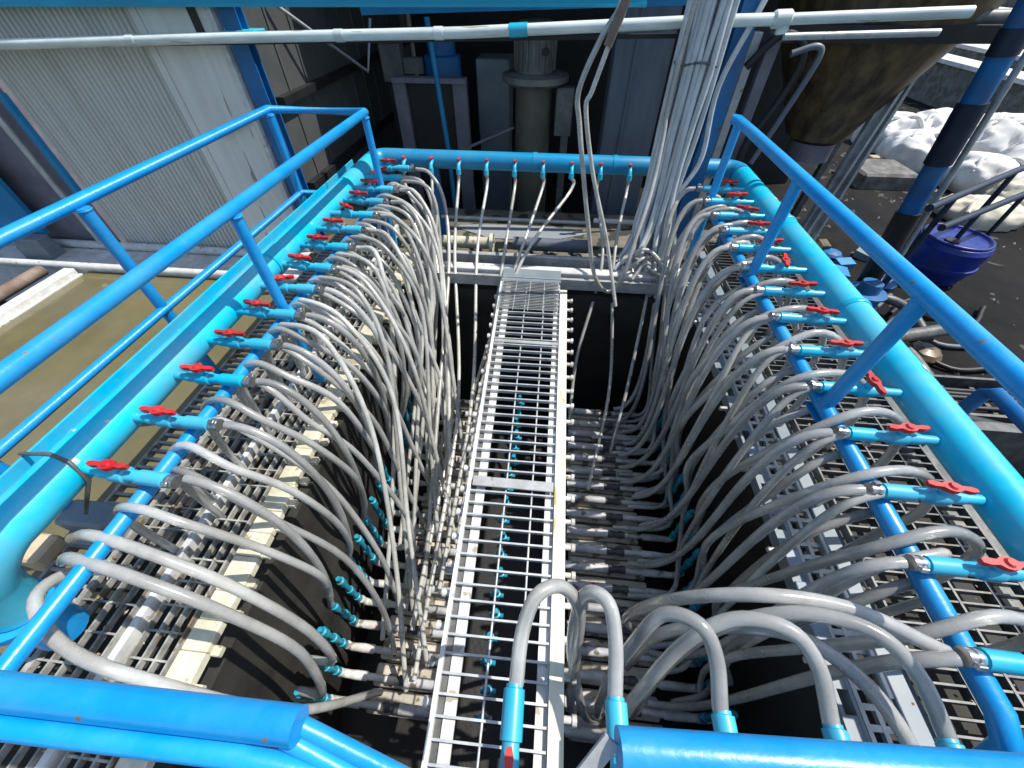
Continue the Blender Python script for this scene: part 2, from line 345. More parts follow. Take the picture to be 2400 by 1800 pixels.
# ------------------------------------------------------------------ side decks
t = thing('grating_deck', 'dirty pale grating walkway with cream edge strip, left of the tank', 'walkway', (-1.3,1,ZD))
part('grating', grating(grating(MB(),-1.69,-1.50,-.3,3.0,.095,.042,.012,.03,ZD),-1.49,-1.29,-.3,3.0,.05,.085,.006,.024,ZD), M['dirtysteel'], t)
part('grating', grating(MB(),-1.205,-1.075,-.3,2.6,.0433,.075,.006,.024,ZD), M['dirtysteel'], t)
part('channel', MB().box(-1.259,-1.236,-.3,3.0,ZD-.06,ZD+.010).box(-1.286,-1.2685,-.3,3.0,ZD-.06,ZD-.02), M['white'], t, 'bright white channel between the grating panels')
mb = MB(); yy = -.3; k = 0
while yy < 2.55:
    L = .085 if k % 3 else .115
    mb.cbox(-1.055+random.uniform(-.003,.003),-.968+random.uniform(-.007,.006),yy,yy+L,ZD-.03,ZD+.002+.0025*(k%2),.003)
    yy += L+.0015; k += 1
part('edge_strip', mb, M['cream'], t)
mb = MB()
for k in range(26):
    yy = -.1+.1*k; part('edge_tab', MB().cbox(-.968,-.938,yy,yy+.03,ZD-.035,ZD-.012,.003), M['cream'], t)
t = thing('grating_deck', 'dark bar grating walkway with perforated inner strip, right of the tank', 'walkway', (1.3,1,ZD))
mb = MB(); y = -.35
while y < 3.0:
    mb.box(1.215,1.72,y,y+.006,ZD-.03,ZD); y += .040
for x in (1.215,1.34,1.47,1.60,1.715): mb.box(x-.004,x+.004,-.35,3.0,ZD-.034,ZD+.002)
part('bar_grating', mb, M['galvdark'], t)
part('channel', MB().box(1.105,1.16,-.35,3.0,ZD-.05,ZD+.004).box(1.1605,1.205,-.35,3.0,ZD-.05,ZD-.035), M['greybox'], t)
mb = MB().box(.935,.947,-.35,2.6,ZD-.05,ZD).box(.980,.991,-.35,2.6,ZD-.05,ZD)
for k in range(22): mb.box(.9471,.9799,-.33+.135*k,-.33+.135*k+.075,ZD-.012,ZD-.001)
part('channel', mb, M['greybox'], t)
# perforated strip: lattice with square holes
mb = MB(); y = -.35
while y < 2.6:
    mb.box(.995,1.100,y,y+.016,ZD-.02,ZD-.004); y += .047
for x in (.995,1.038,1.087): mb.box(x,x+.013,-.35,2.6,ZD-.021,ZD-.003)
part('perforated_strip', mb, M['galv'], t)
mb = MB()
for k in range(14):
    yy = -.2+.2*k; part('edge_clip', MB().cbox(1.085,1.10,yy,yy+.12,ZD-.002,ZD+.010,.002), M['galv'], t)
M['plate'] = mat('blue_grey_plate', (.20,.25,.32), (.28,.33,.40), rough=.5, scale=8)
for yy in (.53,.42,.30,.98,1.45): part('cover_plate', MB().cbox(.937,.988,yy,yy+.085,ZD+.001,ZD+.008,.003), M['plate'], t)
mb = MB()
for k in range(15): part('edge_tab', MB().cbox(.895,.934,.1+.17*k,.1+.17*k+.016,ZD-.03,ZD-.012,.002), M['tubewhite'], t)

# small things lying on the left deck
solo('plastic_box', MB().cbox(-1.70,-1.50,.405,.50,ZD+.001,ZD+.11,.012).cbox(-1.63,-1.50,.36,.404,ZD+.001,ZD+.06,.008), M['greybox'], 'grey plastic box on the left grating under the blue header', 'box', (-1.6,.45,ZD))
solo('timber_block', MB().cbox(-1.80,-1.70,.285,.385,ZD-.06,ZD+.05,.008), M['tan'], 'tan timber block beside the grey plastic box', 'block', (-1.75,.33,ZD))

# ------------------------------------------------------------------ blue header pipes with valves
# valve along +x from the header wall; mirrored by turning it half round
VB = MB().lathe((0,0,0),(1,0,0),[(-.02,.0155),(.055,.0155),(.056,.0185),(.092,.0185),(.096,.024),(.140,.024),(.144,.0185),(.182,.0165),(.184,.0215),(.262,.0215),(.264,.017),(.27,.017)],14)
VB.lathe((.118,0,.018),(0,0,1),[(0,.013),(.022,.013)],10)
VB = VB.mesh('valve', M['cyan'], (0,0,0))
hp = [(-.064,.006),(-.048,.0105),(-.026,.008),(-.014,.017),(0,.020),(.014,.017),(.026,.008),(.048,.0105),(.064,.006)]
hd = MB(); poly = [(a*.92,b*.8) for a, b in hp]+[(a*.92,-b*.8) for a, b in reversed(hp)]
hd.prism(poly, .041, .055); hd.lathe((0,0,.055),(0,0,1),[(0,.012),(.006,.008)],10)
VH = hd.mesh('handle', M['red'], (0,0,0))
cl = MB().lathe((.272,0,0),(1,0,0),[(0,.0195),(.008,.0195),(.009,.0175),(.016,.0175),(.017,.0195),(.026,.0195)],14); cl.cbox(.276,.296,-.006,.006,.018,.030,.002)
VC = cl.mesh('hose_clamp', M['clamp'])
def add_valve(parent, loc, rotz, clamp=True, turn=0.):
    v = instpart('valve', VB, None, parent, loc, rotz+random.gauss(0,.018))
    h = link('handle', VH, loc, v); h.location = (.118*S,0,0)
    h.rotation_euler.z = random.gauss(0,.10)+turn
    if not clamp: return v
    c = link('hose_clamp', VC, loc, v); c.location = (0,0,0); c.rotation_euler.x = random.uniform(-1.2,1.2)
    return v
HR = .0625
LY = [.457+.1905*i for i in range(14)]
RY = [.221+.196*i for i in range(14)]
BX = [-1.113+.2065*i for i in range(10)]
FX = [0.,.2,.405,.614,.825]
# left header
t = thing('header_manifold', 'cyan header pipe with a row of red-handled valves, left of the tank', 'pipe manifold', (-1.35,1.6,-1))
pts = [(-1.352,3.02,-1.0),(-1.352,.28,-1.0)]+[(-1.355-.05*(1-math.cos(R_(a))),.28-.125*math.sin(R_(a)),-1.125+.125*math.cos(R_(a))) for a in range(12,91,11)]+[(-1.42,.135,-1.24)]
part('pipe', MB().tube(pts, HR, 24), M['cyan'], t)
part('support_channel', MB().box(-1.475,-1.418,.16,3.0,-1.055,-1.03).box(-1.485,-1.4755,.16,3.0,-1.055,-.975), M['cyan'], t)
part('flange', MB().lathe((-1.43,.13,-1.24),(-.1,-.05,-1),[(0,.085),(.025,.085),(.026,.062),(.2,.062)],20), M['rail'], t)
part('wire_tie', MB().tube([(-1.49,.47,-.97),(-1.44,.465,-.955),(-1.352,.46,-.934),(-1.30,.45,-.955),(-1.28,.43,-1.02),(-1.33,.40,-1.1),(-1.42,.40,-1.2)],.006,6), M['galvdark'], t)
mb = MB()
for yy in (1.62,): mb.lathe((-1.352,yy-.05,-1),(0,1,0),[(0,HR+.006),(.10,HR+.006)],24)
part('joint_sleeve', mb, M['cyan'], t)
for i, y in enumerate(LY): add_valve(t, (-1.30,y,-1.0), 0, turn={5:.35, 9:-.6, 12:.9}.get(i, 0.))
part('stand', MB().box(-1.40,-1.30,2.86,2.92,ZD,-1.06), M['deepblue'], t)
# right header
t = thing('header_manifold', 'thick cyan header pipe with red-handled valves, right of the tank', 'pipe manifold', (1.29,1.6,-1))
part('pipe', MB().tube([(1.295,3.02,-1.0),(1.295,-.22,-1.0)], HR, 28), M['cyan'], t)
for yy in (1.47,2.25): part('joint_ring', MB().lathe((1.295,yy-.012,-1),(0,1,0),[(0,HR+.003),(.004,HR+.005),(.02,HR+.005),(.024,HR+.003)],28), M['cyan'], t)
mb = MB()
def chip(yc, ang, sy, sa):
    vs = []; k = 10
    for i in range(k):
        a = 2*math.pi*i/k; q = ang+sa*math.sin(a)*(1+.2*math.sin(3*a)); vs.append((1.295+(HR+.0012)*math.cos(q), yc+sy*math.cos(a), -1+(HR+.0012)*math.sin(q)))
    mb.add(vs, [tuple(range(k))])
chip(1.075,R_(62),.020,.30); chip(.90,R_(50),.022,.20); chip(2.5,R_(70),.012,.2)
part('paint_chip', mb, M['white'], t)
for i, y in enumerate(RY): add_valve(t, (1.24,y,-1.0), math.pi, turn={4:1.5, 8:1.25, 11:-.5}.get(i, 0.))
part('stand', MB().box(1.26,1.33,2.86,2.92,ZD,-1.06), M['deepblue'], t)
# back header
t = thing('header_manifold', 'blue header pipe with small red valves across the far end', 'pipe manifold', (0,3.15,-1))
pts = [(-1.352,3.03,-1.0)]+arc((-1.262,3.06,-1.0),(-1,0,0),(0,1,0),.09,0,90,8)+[(1.20,3.15,-1.0)]+arc((1.205,3.06,-1.0),(0,1,0),(1,0,0),.09,5,90,8)+[(1.295,3.03,-1.0)]
part('pipe', MB().tube(pts, HR, 22), M['cyanblue'], t)
for xx in (-.16,.42): part('joint_ring', MB().lathe((xx,3.15,-1),(1,0,0),[(0,HR+.004),(.03,HR+.004)],22), M['cyanblue'], t)
VBs = MB().tube([(-.02,0,.01),(.02,0,.004),(.045,0,-.008),(.056,0,-.03)],.014,10).lathe((.056,0,-.025),(.15,0,-1),[(0,.018),(.035,.018)],12).mesh('valve', M['cyan'])
hs = MB(); hs.prism([(.012+a*.36,b*.75) for a, b in hp]+[(.012+a*.36,-b*.75) for a, b in reversed(hp)],.022,.032); VHs = hs.mesh('handle', M['red'])
for x in BX:
    v = instpart('valve', VBs, None, t, (x,3.09,-1.0), -math.pi/2); h = link('handle', VHs, (x,3.09,-1), v); h.location = (0,0,0)
part('stand', MB().box(-.95,-.88,3.13,3.17,-1.62,-1.06), M['deepblue'], t)
part('stand', MB().box(.9,.97,3.13,3.17,-1.62,-1.06), M['deepblue'], t)
# front header
t = thing('header_manifold', 'cyan header pipe with valves at the near end, under the blue rail', 'pipe manifold', (.5,-.25,-1))
part('pipe', MB().tube([(-.2,-.25,-1.0),(1.295,-.25,-1.0)], HR, 24), M['cyan'], t)
for x in FX: add_valve(t, (x,-.185,-1.0), math.pi/2, clamp=False)
part('stand', MB().box(0,.06,-.28,-.22,-1.56,-1.06), M['deepblue'], t)
part('stand', MB().box(1.1,1.16,-.28,-.22,ZD,-1.06), M['deepblue'], t)

# ------------------------------------------------------------------ railings
RR = .0255
def rail(name, mbs, label, loc):
    t = thing(name, label, 'railing', loc)
    for nm, mb in mbs:
        if nm == 'post':
            p, q = mb.v[0], mb.v[12]
            cx = sum((v.x for v in mb.v[:12]), 0)/12; cy = sum((v.y for v in mb.v[:12]), 0)/12; z0 = mb.v[0].z
            mb.lathe((cx,cy,z0-.012),(0,0,1),[(0,.0225),(.002,.0252),(.006,.0262),(.009,.0245)],14)
        part(nm, mb, M['rail'], t)
    return t
tl, bl = -.59, -1.05
mbs = [('top_rail', MB().tube([(-1.125,-.02,tl),(-1.125,2.60,tl),(-1.725,2.61,tl),(-1.725,-.6,tl)],RR-.003,14)),
       ('bottom_rail', MB().tube([(-1.12,-.1,bl),(-1.12,2.6,bl)],RR-.003,14)),
       ('bottom_rail', MB().tube([(-1.69,-.6,bl),(-1.69,2.57,bl),(-1.12,2.58,bl)],RR-.007,14))]
for y in (1.27,2.575): mbs.append(('post', MB().tube([(-1.12,y,tl-.015),(-1.12,y,bl-.0),(-1.12,y,ZD)],RR-.004,12)))
for y in (.47,1.265,2.57): mbs.append(('post', MB().tube([(-1.70,y,tl-.015),(-1.70,y,ZD-.02)],RR-.002,12)))
rail('guard_railing', mbs, 'double blue pipe guard railing round the left header', (-1.4,1.2,ZD))
mbs = [('top_rail', MB().tube([(.97,2.66,tl),(.995,2.64,tl),(.998,2.4,tl),(.998,-.01,tl)],RR,16)),
       ('bottom_rail', MB().tube([(.998,2.63,bl),(.998,.14,bl),(.995,.09,bl-.02),(.995,.06,bl-.1),(.995,.06,ZD)],RR,16))]
for y in (.962,1.79,2.63):
    mbs.append(('post', MB().tube([(.998,y,tl-.01),(.998,y,bl+.01)],RR-.002,14).box(.965,1.03,y-.045,y+.045,bl-.03,bl-.0262) if y < 2 else MB().tube([(.998,y,tl-.01),(.998,y,ZD)],RR-.002,14)))
rail('guard_railing', mbs, 'blue pipe guard railing in front of the right header', (1.0,1.2,ZD))
# front rails
mbs = [('top_rail', MB().tube([(-1.13,-.026,tl),(-.243,-.012,tl)],.0195,20)),
       ('second_rail', MB().tube([(-1.13,-.056,tl-.012),(-.30,-.043,tl-.012),(-.18,-.055,tl-.06)],.0125,16)),
       ('brace', MB().tube([(-.262,-.008,tl-.012),(-.105,-.052,tl-.09)],.010,14)),
       ('brace', MB().tube([(-.262,-.024,tl-.018),(-.115,-.070,tl-.09)],.010,14)),
       ('post', MB().tube([(-1.10,-.06,tl-.03),(-1.10,-.06,ZD)],.022,12))]
rail('guard_railing', mbs, 'thick bright blue twin rail across the near left corner', (-.7,-.03,ZD))
mbs = [('top_rail', MB().tube([(.118,.004,tl),(1.0,.046,tl)],.0215,20)),
       ('post', MB().tube([(.97,.03,tl-.02),(.97,.03,ZD)],.022,12))]
tr = rail('guard_railing', mbs, 'thick bright blue rail across the near right corner', (.6,.02,ZD))
part('end_plate', MB().bar((.112,.012,tl-.002),(.066,-.040,tl-.045),.004,.02,(1,0,0)), M['galv'], tr)

# ------------------------------------------------------------------ hoses
def hose(pts, r, m, label, group, name='hose', seg=10, loc=None):
    mb = MB().tube(pts, r, seg)
    return solo(name, mb, m, label, 'hose', loc or tuple(pts[0]), group)
J = lambda a: random.uniform(-a, a)
# left, from valves
def mody(y): return max(.05, y-.10 if y < 1.3 else min(1.87, 1.2+(y-1.3)*.42))
def nearmod(y, d=0.):
    return MY[max(0, min(NM-1, int(round((mody(y)+d-.055)/.1005))))]
for i, y in enumerate(LY):
    e = (-.985,y,-1.0)
    if i < 7:
        my = nearmod(y)
        p = bez(e, (-.80+J(.03),y-.01+J(.02),-1.0+J(.02)), (-.66+J(.03),(y+my)/2+J(.03),-1.36+J(.04)), (-.835,my,-1.91), 24)
        r = .0134
    else:
        g = ((i-7)*3 % 7)/6.; ye = 1.50-.185*(i-7)+J(.04); xe = -.66+.26*g+J(.02)
        p = catmull([e,(-.88,y-.03,-1.01+J(.01)),(-.80+.07*g+J(.02),y-.14+J(.03),-1.14+J(.03)),(-.79+.15*g+J(.02),y*.78+ye*.22,-1.44+J(.04)),(-.73+.20*g+J(.02),y*.42+ye*.58,-1.86),(xe,ye,-2.255)],6)
        r = .0125
    hose(p, r, M['hose'] if i < 7 else M['hosethin'], 'clear hose on the %s valve from the near end of the left header' % ORD[i], 'hoses from the left header')
for i in range(13):
    y = .36+.1905*i; my = nearmod(y, .10)
    p = catmull([(-1.27+J(.02),y+.03,ZD-.02),(-1.235+J(.02),y+.02,-1.22),(-1.16+J(.015),y+.012,-1.07+J(.015)),(-1.06,y+.005+J(.01),-1.008+J(.008)),(-.94,y-.01,-1.07+J(.02)),(-.82+J(.02),.8*y+.2*my,-1.22+J(.03)),(-.735+J(.025),.4*y+.6*my,-1.50+J(.05)),(-.785+J(.02),my+.01,-1.74),(-.833,my+J(.006),-1.91)],5)
    hose(p, .0130, M['hose'], 'clear hose rising through the left grating, %s from the near end' % ORD[i], 'hoses rising beside the left railing')
for i in range(9):
    y = .50+.1905*i; my = nearmod(y, -.03)
    p = catmull([(-1.21+J(.03),y+.03,ZD-.02),(-1.18+J(.02),y+.03,-1.22),(-1.11+J(.01),y+.01,-1.065),(-1.0,y-.01,-1.075+J(.02)),(-.86+J(.03),y-.04,-1.20+J(.03)),(-.72+J(.04),.6*y+.4*my,-1.48+J(.05)),(-.64+J(.05),.3*y+.7*my-.04,-1.90+J(.05)),(-.60+J(.06),my-.10,-2.25)],6)
    hose(p, .0122, M['hose'], 'slack clear hose crossing the cream strip, %s slack one from the near end' % ORD[i], 'slack hoses over the cream strip')
for i in range(8):
    y = .40+.196*i; my = nearmod(y, -.02)
    p = catmull([(1.16+J(.03),y+.02,ZD-.02),(1.15+J(.02),y+.02,-1.24),(1.07+J(.01),y+.01,-1.10),(.96,y-.01,-1.10+J(.02)),(.85+J(.02),y-.05,-1.26+J(.03)),(.80+J(.04),.5*y+.5*my,-1.70+J(.05)),(.84+J(.03),my-.02,-2.12+J(.04)),(.66+J(.05),my-.06,-2.25)],6)
    hose(p, .0138, M['hose'], 'slack grey hose crossing the perforated strip, %s slack one from the near end' % ORD[i], 'slack hoses over the perforated strip')
for i, y in enumerate(RY):
    my = nearmod(y, .03)
    e = (.925,y,-1.0)
    p = bez(e, (.62+J(.03),y-.02+J(.02),-1.0+J(.03)), (.90+J(.05),my-.04+J(.05),-2.16+J(.1)), (.60+J(.05),my+.03,-2.26), 26)
    hose(p, .0152, M['hose'], 'grey clear hose on the %s valve from the near end of the right header' % ORD[i], 'hoses from the right header')
for i in range(12):
    y = .30+.196*i; my = nearmod(y, .08)
    p = catmull([(1.32+J(.03),y+.02,ZD-.02),(1.30+J(.02),y+.01,-1.25),(1.21,y+.01,-1.06+J(.02)),(1.06,y+J(.015),-.99+J(.012)),(.90,y-.03,-1.07+J(.03)),(.80+J(.03),.6*y+.4*my,-1.36+J(.05)),(.785+J(.03),my+.04,-1.70),(.833,my+J(.008),-1.91)],5)
    hose(p, .0152, M['hose'], 'grey clear hose arching out of the right grating, %s from the near end' % ORD[i], 'hoses arching over the right railing')
# back
BT = [[(-.86,2.55,-1.35),(-.62,1.9,-1.9),(-.60,1.2,-2.2)],
      [(-.80,2.5,-1.38),(-.55,1.6,-1.95),(-.53,.35,-2.23)],
      [(-.66,2.5,-1.40),(-.50,1.5,-1.95),(-.47,.16,-2.24)],
      [(-.50,2.5,-1.40),(-.42,1.6,-1.9),(-.44,.55,-2.24)],
      [(-.31,2.45,-1.42),(-.36,1.7,-1.9),(-.40,.85,-2.24)],
      [(-.22,2.42,-1.44),(-.42,1.80,-1.95),(-.44,1.15,-2.24)],
      [(-.18,2.42,-1.40),(-.40,1.85,-2.0),(-.42,1.35,-2.24)],
      [(.38,2.5,-1.42),(.26,2.05,-1.9),(.24,1.7,-2.24)],
      [(.46,2.5,-1.42),(.50,1.9,-2.0),(.36,1.2,-2.24)],
      [(.72,2.5,-1.40),(.62,1.9,-1.95),(.52,1.5,-2.24)]]
for i, x in enumerate(BX):
    p = catmull([(x,3.033,-1.05),(x+J(.01),3.01,-1.14)]+BT[i], 8)
    hose(p, .0115, M['hosethin'], 'thin clear hose on the %s valve from the left of the far header' % ORD[i], 'hoses from the far header')
# extra slim hoses lying over the left module rows
EX = [((-1.0,2.62),-.56,.75),((-.95,2.7),-.36,1.55),((-1.0,2.45),-.66,.95),((-.98,2.3),-.45,1.0),((-1.0,2.1),-.58,.48),((-1.0,1.9),-.64,.62),((-1.0,1.72),-.60,.30),((-1.0,1.5),-.66,.42),((-1.0,1.32),-.62,.22),((-1.0,2.75),-.42,1.25),((-1.0,2.2),-.52,.9),((-1.0,1.6),-.70,.8),((-1.0,2.0),-.72,1.05),((-1.0,1.15),-.66,.12)]
SLO = [sorted(EX, key=lambda q: -q[0][1]).index(q) for q in EX]
for i, (a, bx, by) in enumerate(EX):
    u = ((i*5) % 14)/13.; p = catmull([(a[0]-.10,a[1]+.02,-1.07),(a[0]-.05,a[1],-1.00),(a[0]+.14,a[1]-.05,-1.05+J(.02)),(-.82+.16*u,a[1]-.20+J(.05),-1.36+J(.05)),(-.78+.22*u+J(.02),a[1]*.45+by*.55,-1.88),(-.72+.32*u,by,-2.255)],7)
    hose(p, .0115, M['hosethin'], 'slim clear hose sagging from the left railing, %s slim one from the far end' % ORD[SLO[i]], 'slim hoses over the left module rows')
EXR = [(2.5,.46,1.78),(2.25,.40,1.62),(2.05,.52,1.50),(1.85,.44,1.30),(1.6,.60,1.12),(1.42,.50,.98),(1.22,.62,.80),(1.02,.55,.62),(.82,.66,.46),(.62,.60,.30),(.45,.68,.18),(2.65,.58,1.84)]
ERO = [sorted(EXR, key=lambda q: -q[0]).index(q) for q in EXR]
for i, (y, bx, by) in enumerate(EXR):
    p = catmull([(1.10,y+.02,-1.08),(1.03,y,-1.00),(.88,y-.04,-1.06+J(.02)),(.78+J(.03),y-.16+J(.05),-1.36+J(.05)),(.80+J(.04),y*.45+by*.55,-1.95+J(.05)),(.80+J(.03),by+.03,-2.22),(bx,by,-2.255)],7)
    hose(p, .0125, M['hosethin'], 'slim grey hose sagging from the right railing, %s slim one from the far end' % ORD[ERO[i]], 'slim hoses over the right module rows')
# front
FP = [[(0.,.085,-1.0),(.005,.17,-.965),(.03,.235,-.93),(.085,.265,-.95),(.135,.245,-1.04),(.155,.20,-1.25),(.20,.12,-1.8),(.28,.08,-2.24)],
      [(.2,.085,-1.0),(.2,.17,-.96),(.185,.235,-.93),(.15,.262,-.96),(.135,.245,-1.06),(.155,.19,-1.35),(.26,.1,-1.9),(.36,.1,-2.24)],
      [(.405,.085,-1.0),(.40,.165,-.955),(.37,.215,-.93),(.31,.235,-.96),(.27,.20,-1.05),(.25,.15,-1.3),(.30,.10,-1.85),(.42,.16,-2.24)],
      [(.614,.085,-1.0),(.60,.17,-.955),(.55,.225,-.93),(.46,.24,-.96),(.38,.205,-1.05),(.32,.13,-1.25),(.34,.06,-1.8),(.46,.06,-2.22)],
      [(.825,.085,-1.0),(.79,.18,-.955),(.72,.245,-.94),(.60,.27,-.98),(.48,.25,-1.1),(.42,.2,-1.35),(.44,.12,-1.9),(.55,.16,-2.24)]]
FL = ['clear hose looping over the catwalk from the nearest red valve','clear hose on the cyan valve just left of the near right rail end','clear hose arching from the second cyan stub behind the near right rail','thick clear hose from the third cyan stub behind the near right rail','clear hose from the rightmost cyan stub behind the near right rail']
for i, P in enumerate(FP): hose(catmull(P,6), .0155, M['hose'], FL[i], 'hoses from the near header', seg=14)
# near-left loop behind the rail
hose(catmull([(-1.27,.28,-1.32),(-1.27,.22,-1.16),(-1.235,.14,-1.10),(-1.10,.06,-1.12),(-.92,.02,-1.2),(-.7,.0,-1.6),(-.6,.1,-2.2)],6), .0155, M['hose'], 'clear hose looping over the near left corner beside the blue elbow', None)
for k,(y0,b) in enumerate(((.30,.16),(.24,.06))):
    hose(catmull([(-1.30+.03*k,y0,-1.12),(-1.16,y0-.01,-1.04),(-1.0,y0-.03,-1.08),(-.82,y0-.06,-1.22),(-.70,y0-.1,-1.5),(-.72,b,-1.85),(-.84,b,-1.92)],6), .0155, M['hose'], ['clear hose crossing the left deck nearest to the grey box','clear hose crossing the left deck nearest to the twin rail'][k], None)
# long sagging pair to the near right valve
hose(catmull([(.93,.235,-1.02),(.74,.30,-1.0),(.52,.31,-1.02),(.38,.33,-1.25),(.42,.4,-1.8),(.6,.45,-2.24)],7), .0165, M['hose'], 'thick grey hose running level to the nearest valve of the right header', None)
hose(catmull([(.90,-.02,-1.25),(.84,.05,-1.12),(.76,.16,-1.06),(.64,.24,-1.05),(.50,.26,-1.12),(.42,.28,-1.4),(.5,.3,-2.2)],7), .0165, M['hose'], 'grey hose rising behind the rightmost cyan stub of the near header', None)

# ------------------------------------------------------------------ hanging hose bundle and cables
t = thing('hose_bundle', 'thick hanging bundle of pale clear hoses beside the blue column', 'hose bundle', (.72,2.75,-1.45))
for k in range(32):
    a = k*2.399; rr = math.sqrt((k+.5)/32)
    dx, dy = .115*rr*math.cos(a), .07*rr*math.sin(a)
    P = [(.72+dx*1.05+J(.012),2.75+dy,.35)]
    for z in (-.1,-.4,-.7,-1.0): P.append((.72+dx*(1.05-.1*abs(z))+J(.010),2.75+dy+J(.008),z))
    P += [(.715+dx*1.15+J(.025),2.72+dy*1.2,-1.22),(.71+dx*1.5+J(.05),2.64+dy+J(.05),-1.38),(.70+dx*1.7+J(.06),2.55+J(.08),-1.45),(.72+dx*2.0+J(.08),2.40+J(.06),-1.58+J(.05))]
    part('hose', MB().tube(catmull(P,4), .0165, 7), M['bundle'], t)
part('tie', MB().lathe((.72,2.75,-.36),(0,0,1),[(0,.12),(.02,.12)],20).v and MB().tube([(.72+.118*math.cos(q),2.75+.076*math.sin(q),-.36+.01*math.sin(3*q)) for q in [i*math.pi/12 for i in range(25)]],.006,6), M['galvdark'], t)
solo('cable', MB().tube(catmull([(0.26,2.25,.15),(0.226,2.25,-0.102),(0.162,2.25,-0.215),(0.087,2.25,-0.402),(0.108,2.25,-0.54),(0.167,2.22,-0.807),(0.226,2.2,-1.051),(0.28,2.2,-1.271),(0.334,2.2,-1.39),(0.406,2.2,-1.448),(0.46,2.2,-1.392),(0.485,2.2,-1.275),(0.517,2.28,-1.134),(0.578,2.45,-0.928),(0.605,2.6,-0.68),(0.601,2.66,-0.476),(.62,2.68,.1)],6),.0125,8), M['hosethin'], 'grey cable hanging in a U loop left of the hose bundle', 'cable', (.3,2.6,-1))
solo('cable', MB().tube(catmull([(0.268,2.223,0.173),(0.242,2.223,-0.104),(0.199,2.223,-0.225),(0.147,2.223,-0.398),(0.130,2.223,-0.476),(0.208,2.223,-0.761),(0.329,2.223,-1.081),(0.398,2.163,-1.297),(0.450,2.076,-1.470)],6),.011,8), M['hosethin'], 'thin grey cable dropping straight behind the looped cable', 'cable', (.31,2.57,-1))
solo('cable', MB().tube(catmull([(0.285,2.232,0.173),(0.251,2.223,-0.052),(0.212,2.223,-0.173),(0.190,2.223,-0.242)],6),.019,10), M['rust'], 'brown taped cable end entering at the top centre', 'cable', (.3,2.58,-.1))
solo('hose', MB().tube(catmull([(1.10,2.95,.2),(1.02,2.95,-.15),(.93,2.95,-.5),(.96,2.93,-.85),(.90,2.9,-1.02),(.80,2.86,-1.18),(.78,2.82,-1.32),(.86,2.75,-1.36)],6),.016,8), M['bundle'], 'single pale hose bending along the right blue column', 'hose', (1,2.95,-1))
TANG = MB()
tb = [(.55,2.42,-1.44),(.62,2.50,-1.38),(.72,2.46,-1.42),(.80,2.36,-1.44),(.86,2.44,-1.40)]
for k in range(4):
    P = [(x+J(.06),y+J(.06),z+J(.03)+.02*k) for x, y, z in tb]
    solo('hose', MB().tube(catmull(P,5),.012,7), M['hosethin'], 'short grey hose end coiled on the far deck under the bundle, %s layer from below' % ORD[k], 'hose, ', (.7,2.45,-1.42), 'coiled hose ends under the bundle')['category'] = 'hose'

# ------------------------------------------------------------------ far deck beams and pipes
solo('steel_beam', MB().box(-.98,1.0,2.30,2.375,ZD-.055,ZD-.012).box(-.98,1.0,2.30,2.306,ZD-.0118,ZD+.02), M['galv'], 'grey steel angle along the far edge of the tank, under the catwalk end', 'beam', (0,2.34,ZD))
solo('steel_beam', MB().cbox(-.95,.95,2.40,2.475,ZD-.08,ZD+.012,.006), M['white'], 'white steel beam just behind the far tank edge', 'beam', (0,2.44,ZD))
solo('steel_beam', MB().cbox(-1.0,.62,2.60,2.64,ZD-.10,ZD+.01,.005), M['galv'], 'dull grey beam between the white beam and the grey pipe', 'beam', (0,2.62,ZD))
mb = MB().tube([(-.28,2.88,-1.5),(.30,2.88,-1.5)],.05,18)
solo('pipe', mb, M['steelgrey'], 'short pale grey pipe lying on the muddy slab', 'pipe', (0,2.88,-1.5))
t = thing('pipe', 'short cream pipe with a bolted end flange on the muddy slab', 'pipe', (-.6,2.86,-1.5))
part('pipe_body', MB().tube([(-.95,2.86,-1.5),(-.46,2.86,-1.5)],.045,16), M['cream'], t)
part('end_flange', MB().lathe((-.46,2.86,-1.5),(1,0,0),[(0,.075),(.025,.075)],18).lathe((-.435,2.83,-1.47),(1,0,0),[(0,.012),(.02,.012)],8), M['cream'], t)
solo('pipe', MB().tube([(.34,3.08,-1.38),(.88,3.08,-1.38)],.018,12), M['white'], 'slim white pipe crossing low behind the hanging hoses', 'pipe', (.6,3.08,-1.4))
solo('pipe', MB().tube([(-.9,3.12,-1.42),(.32,3.12,-1.42)],.014,12), M['galv'], 'slim grey pipe low behind the cream pipe', 'pipe', (-.3,3.12,-1.4))

# ------------------------------------------------------------------ left shed, pond edge
t = thing('shed', 'grey corrugated metal shed beside the brown pond', 'building', (-3,3,-1.8))
mb = MB(); x = -3.86; pr = []
while x < -2.56:
    pr += [(x,3.0),(x+.014,3.0),(x+.020,2.984),(x+.034,2.984)]; x += .040
vs = [(a,b,z) for z in (-1.74,.08) for a, b in pr]; n = len(pr)
mb.add(vs, [(i,i+1,n+i+1,n+i) for i in range(n-1)])
part('corrugated_wall', mb, M['clad'], t)
part('pale_sheet', MB().box(-2.545,-2.10,2.965,3.0,-1.74,.08), M['sheet'], t)
part('sheet_trim', MB().box(-2.60,-2.548,2.96,3.0,-1.74,.08), M['sheet'], t)
part('sheet_flashing', MB().bar((-2.40,2.93,-.83),(-2.12,2.93,-.74),.015,.03), M['white'], t)
part('corner_trim', MB().box(-2.098,-2.065,2.945,3.0,-1.74,.08), M['white'], t)
part('side_wall', MB().box(-2.02,-1.96,3.06,7.5,-1.9,.08), M['darkclad'], t)
mb = MB()
for y in [3.3+.28*i for i in range(14)]: mb.box(-1.9598,-1.95,y,y+.02,-1.9,.08)
part('side_seams', mb, M['darkclad'], t)
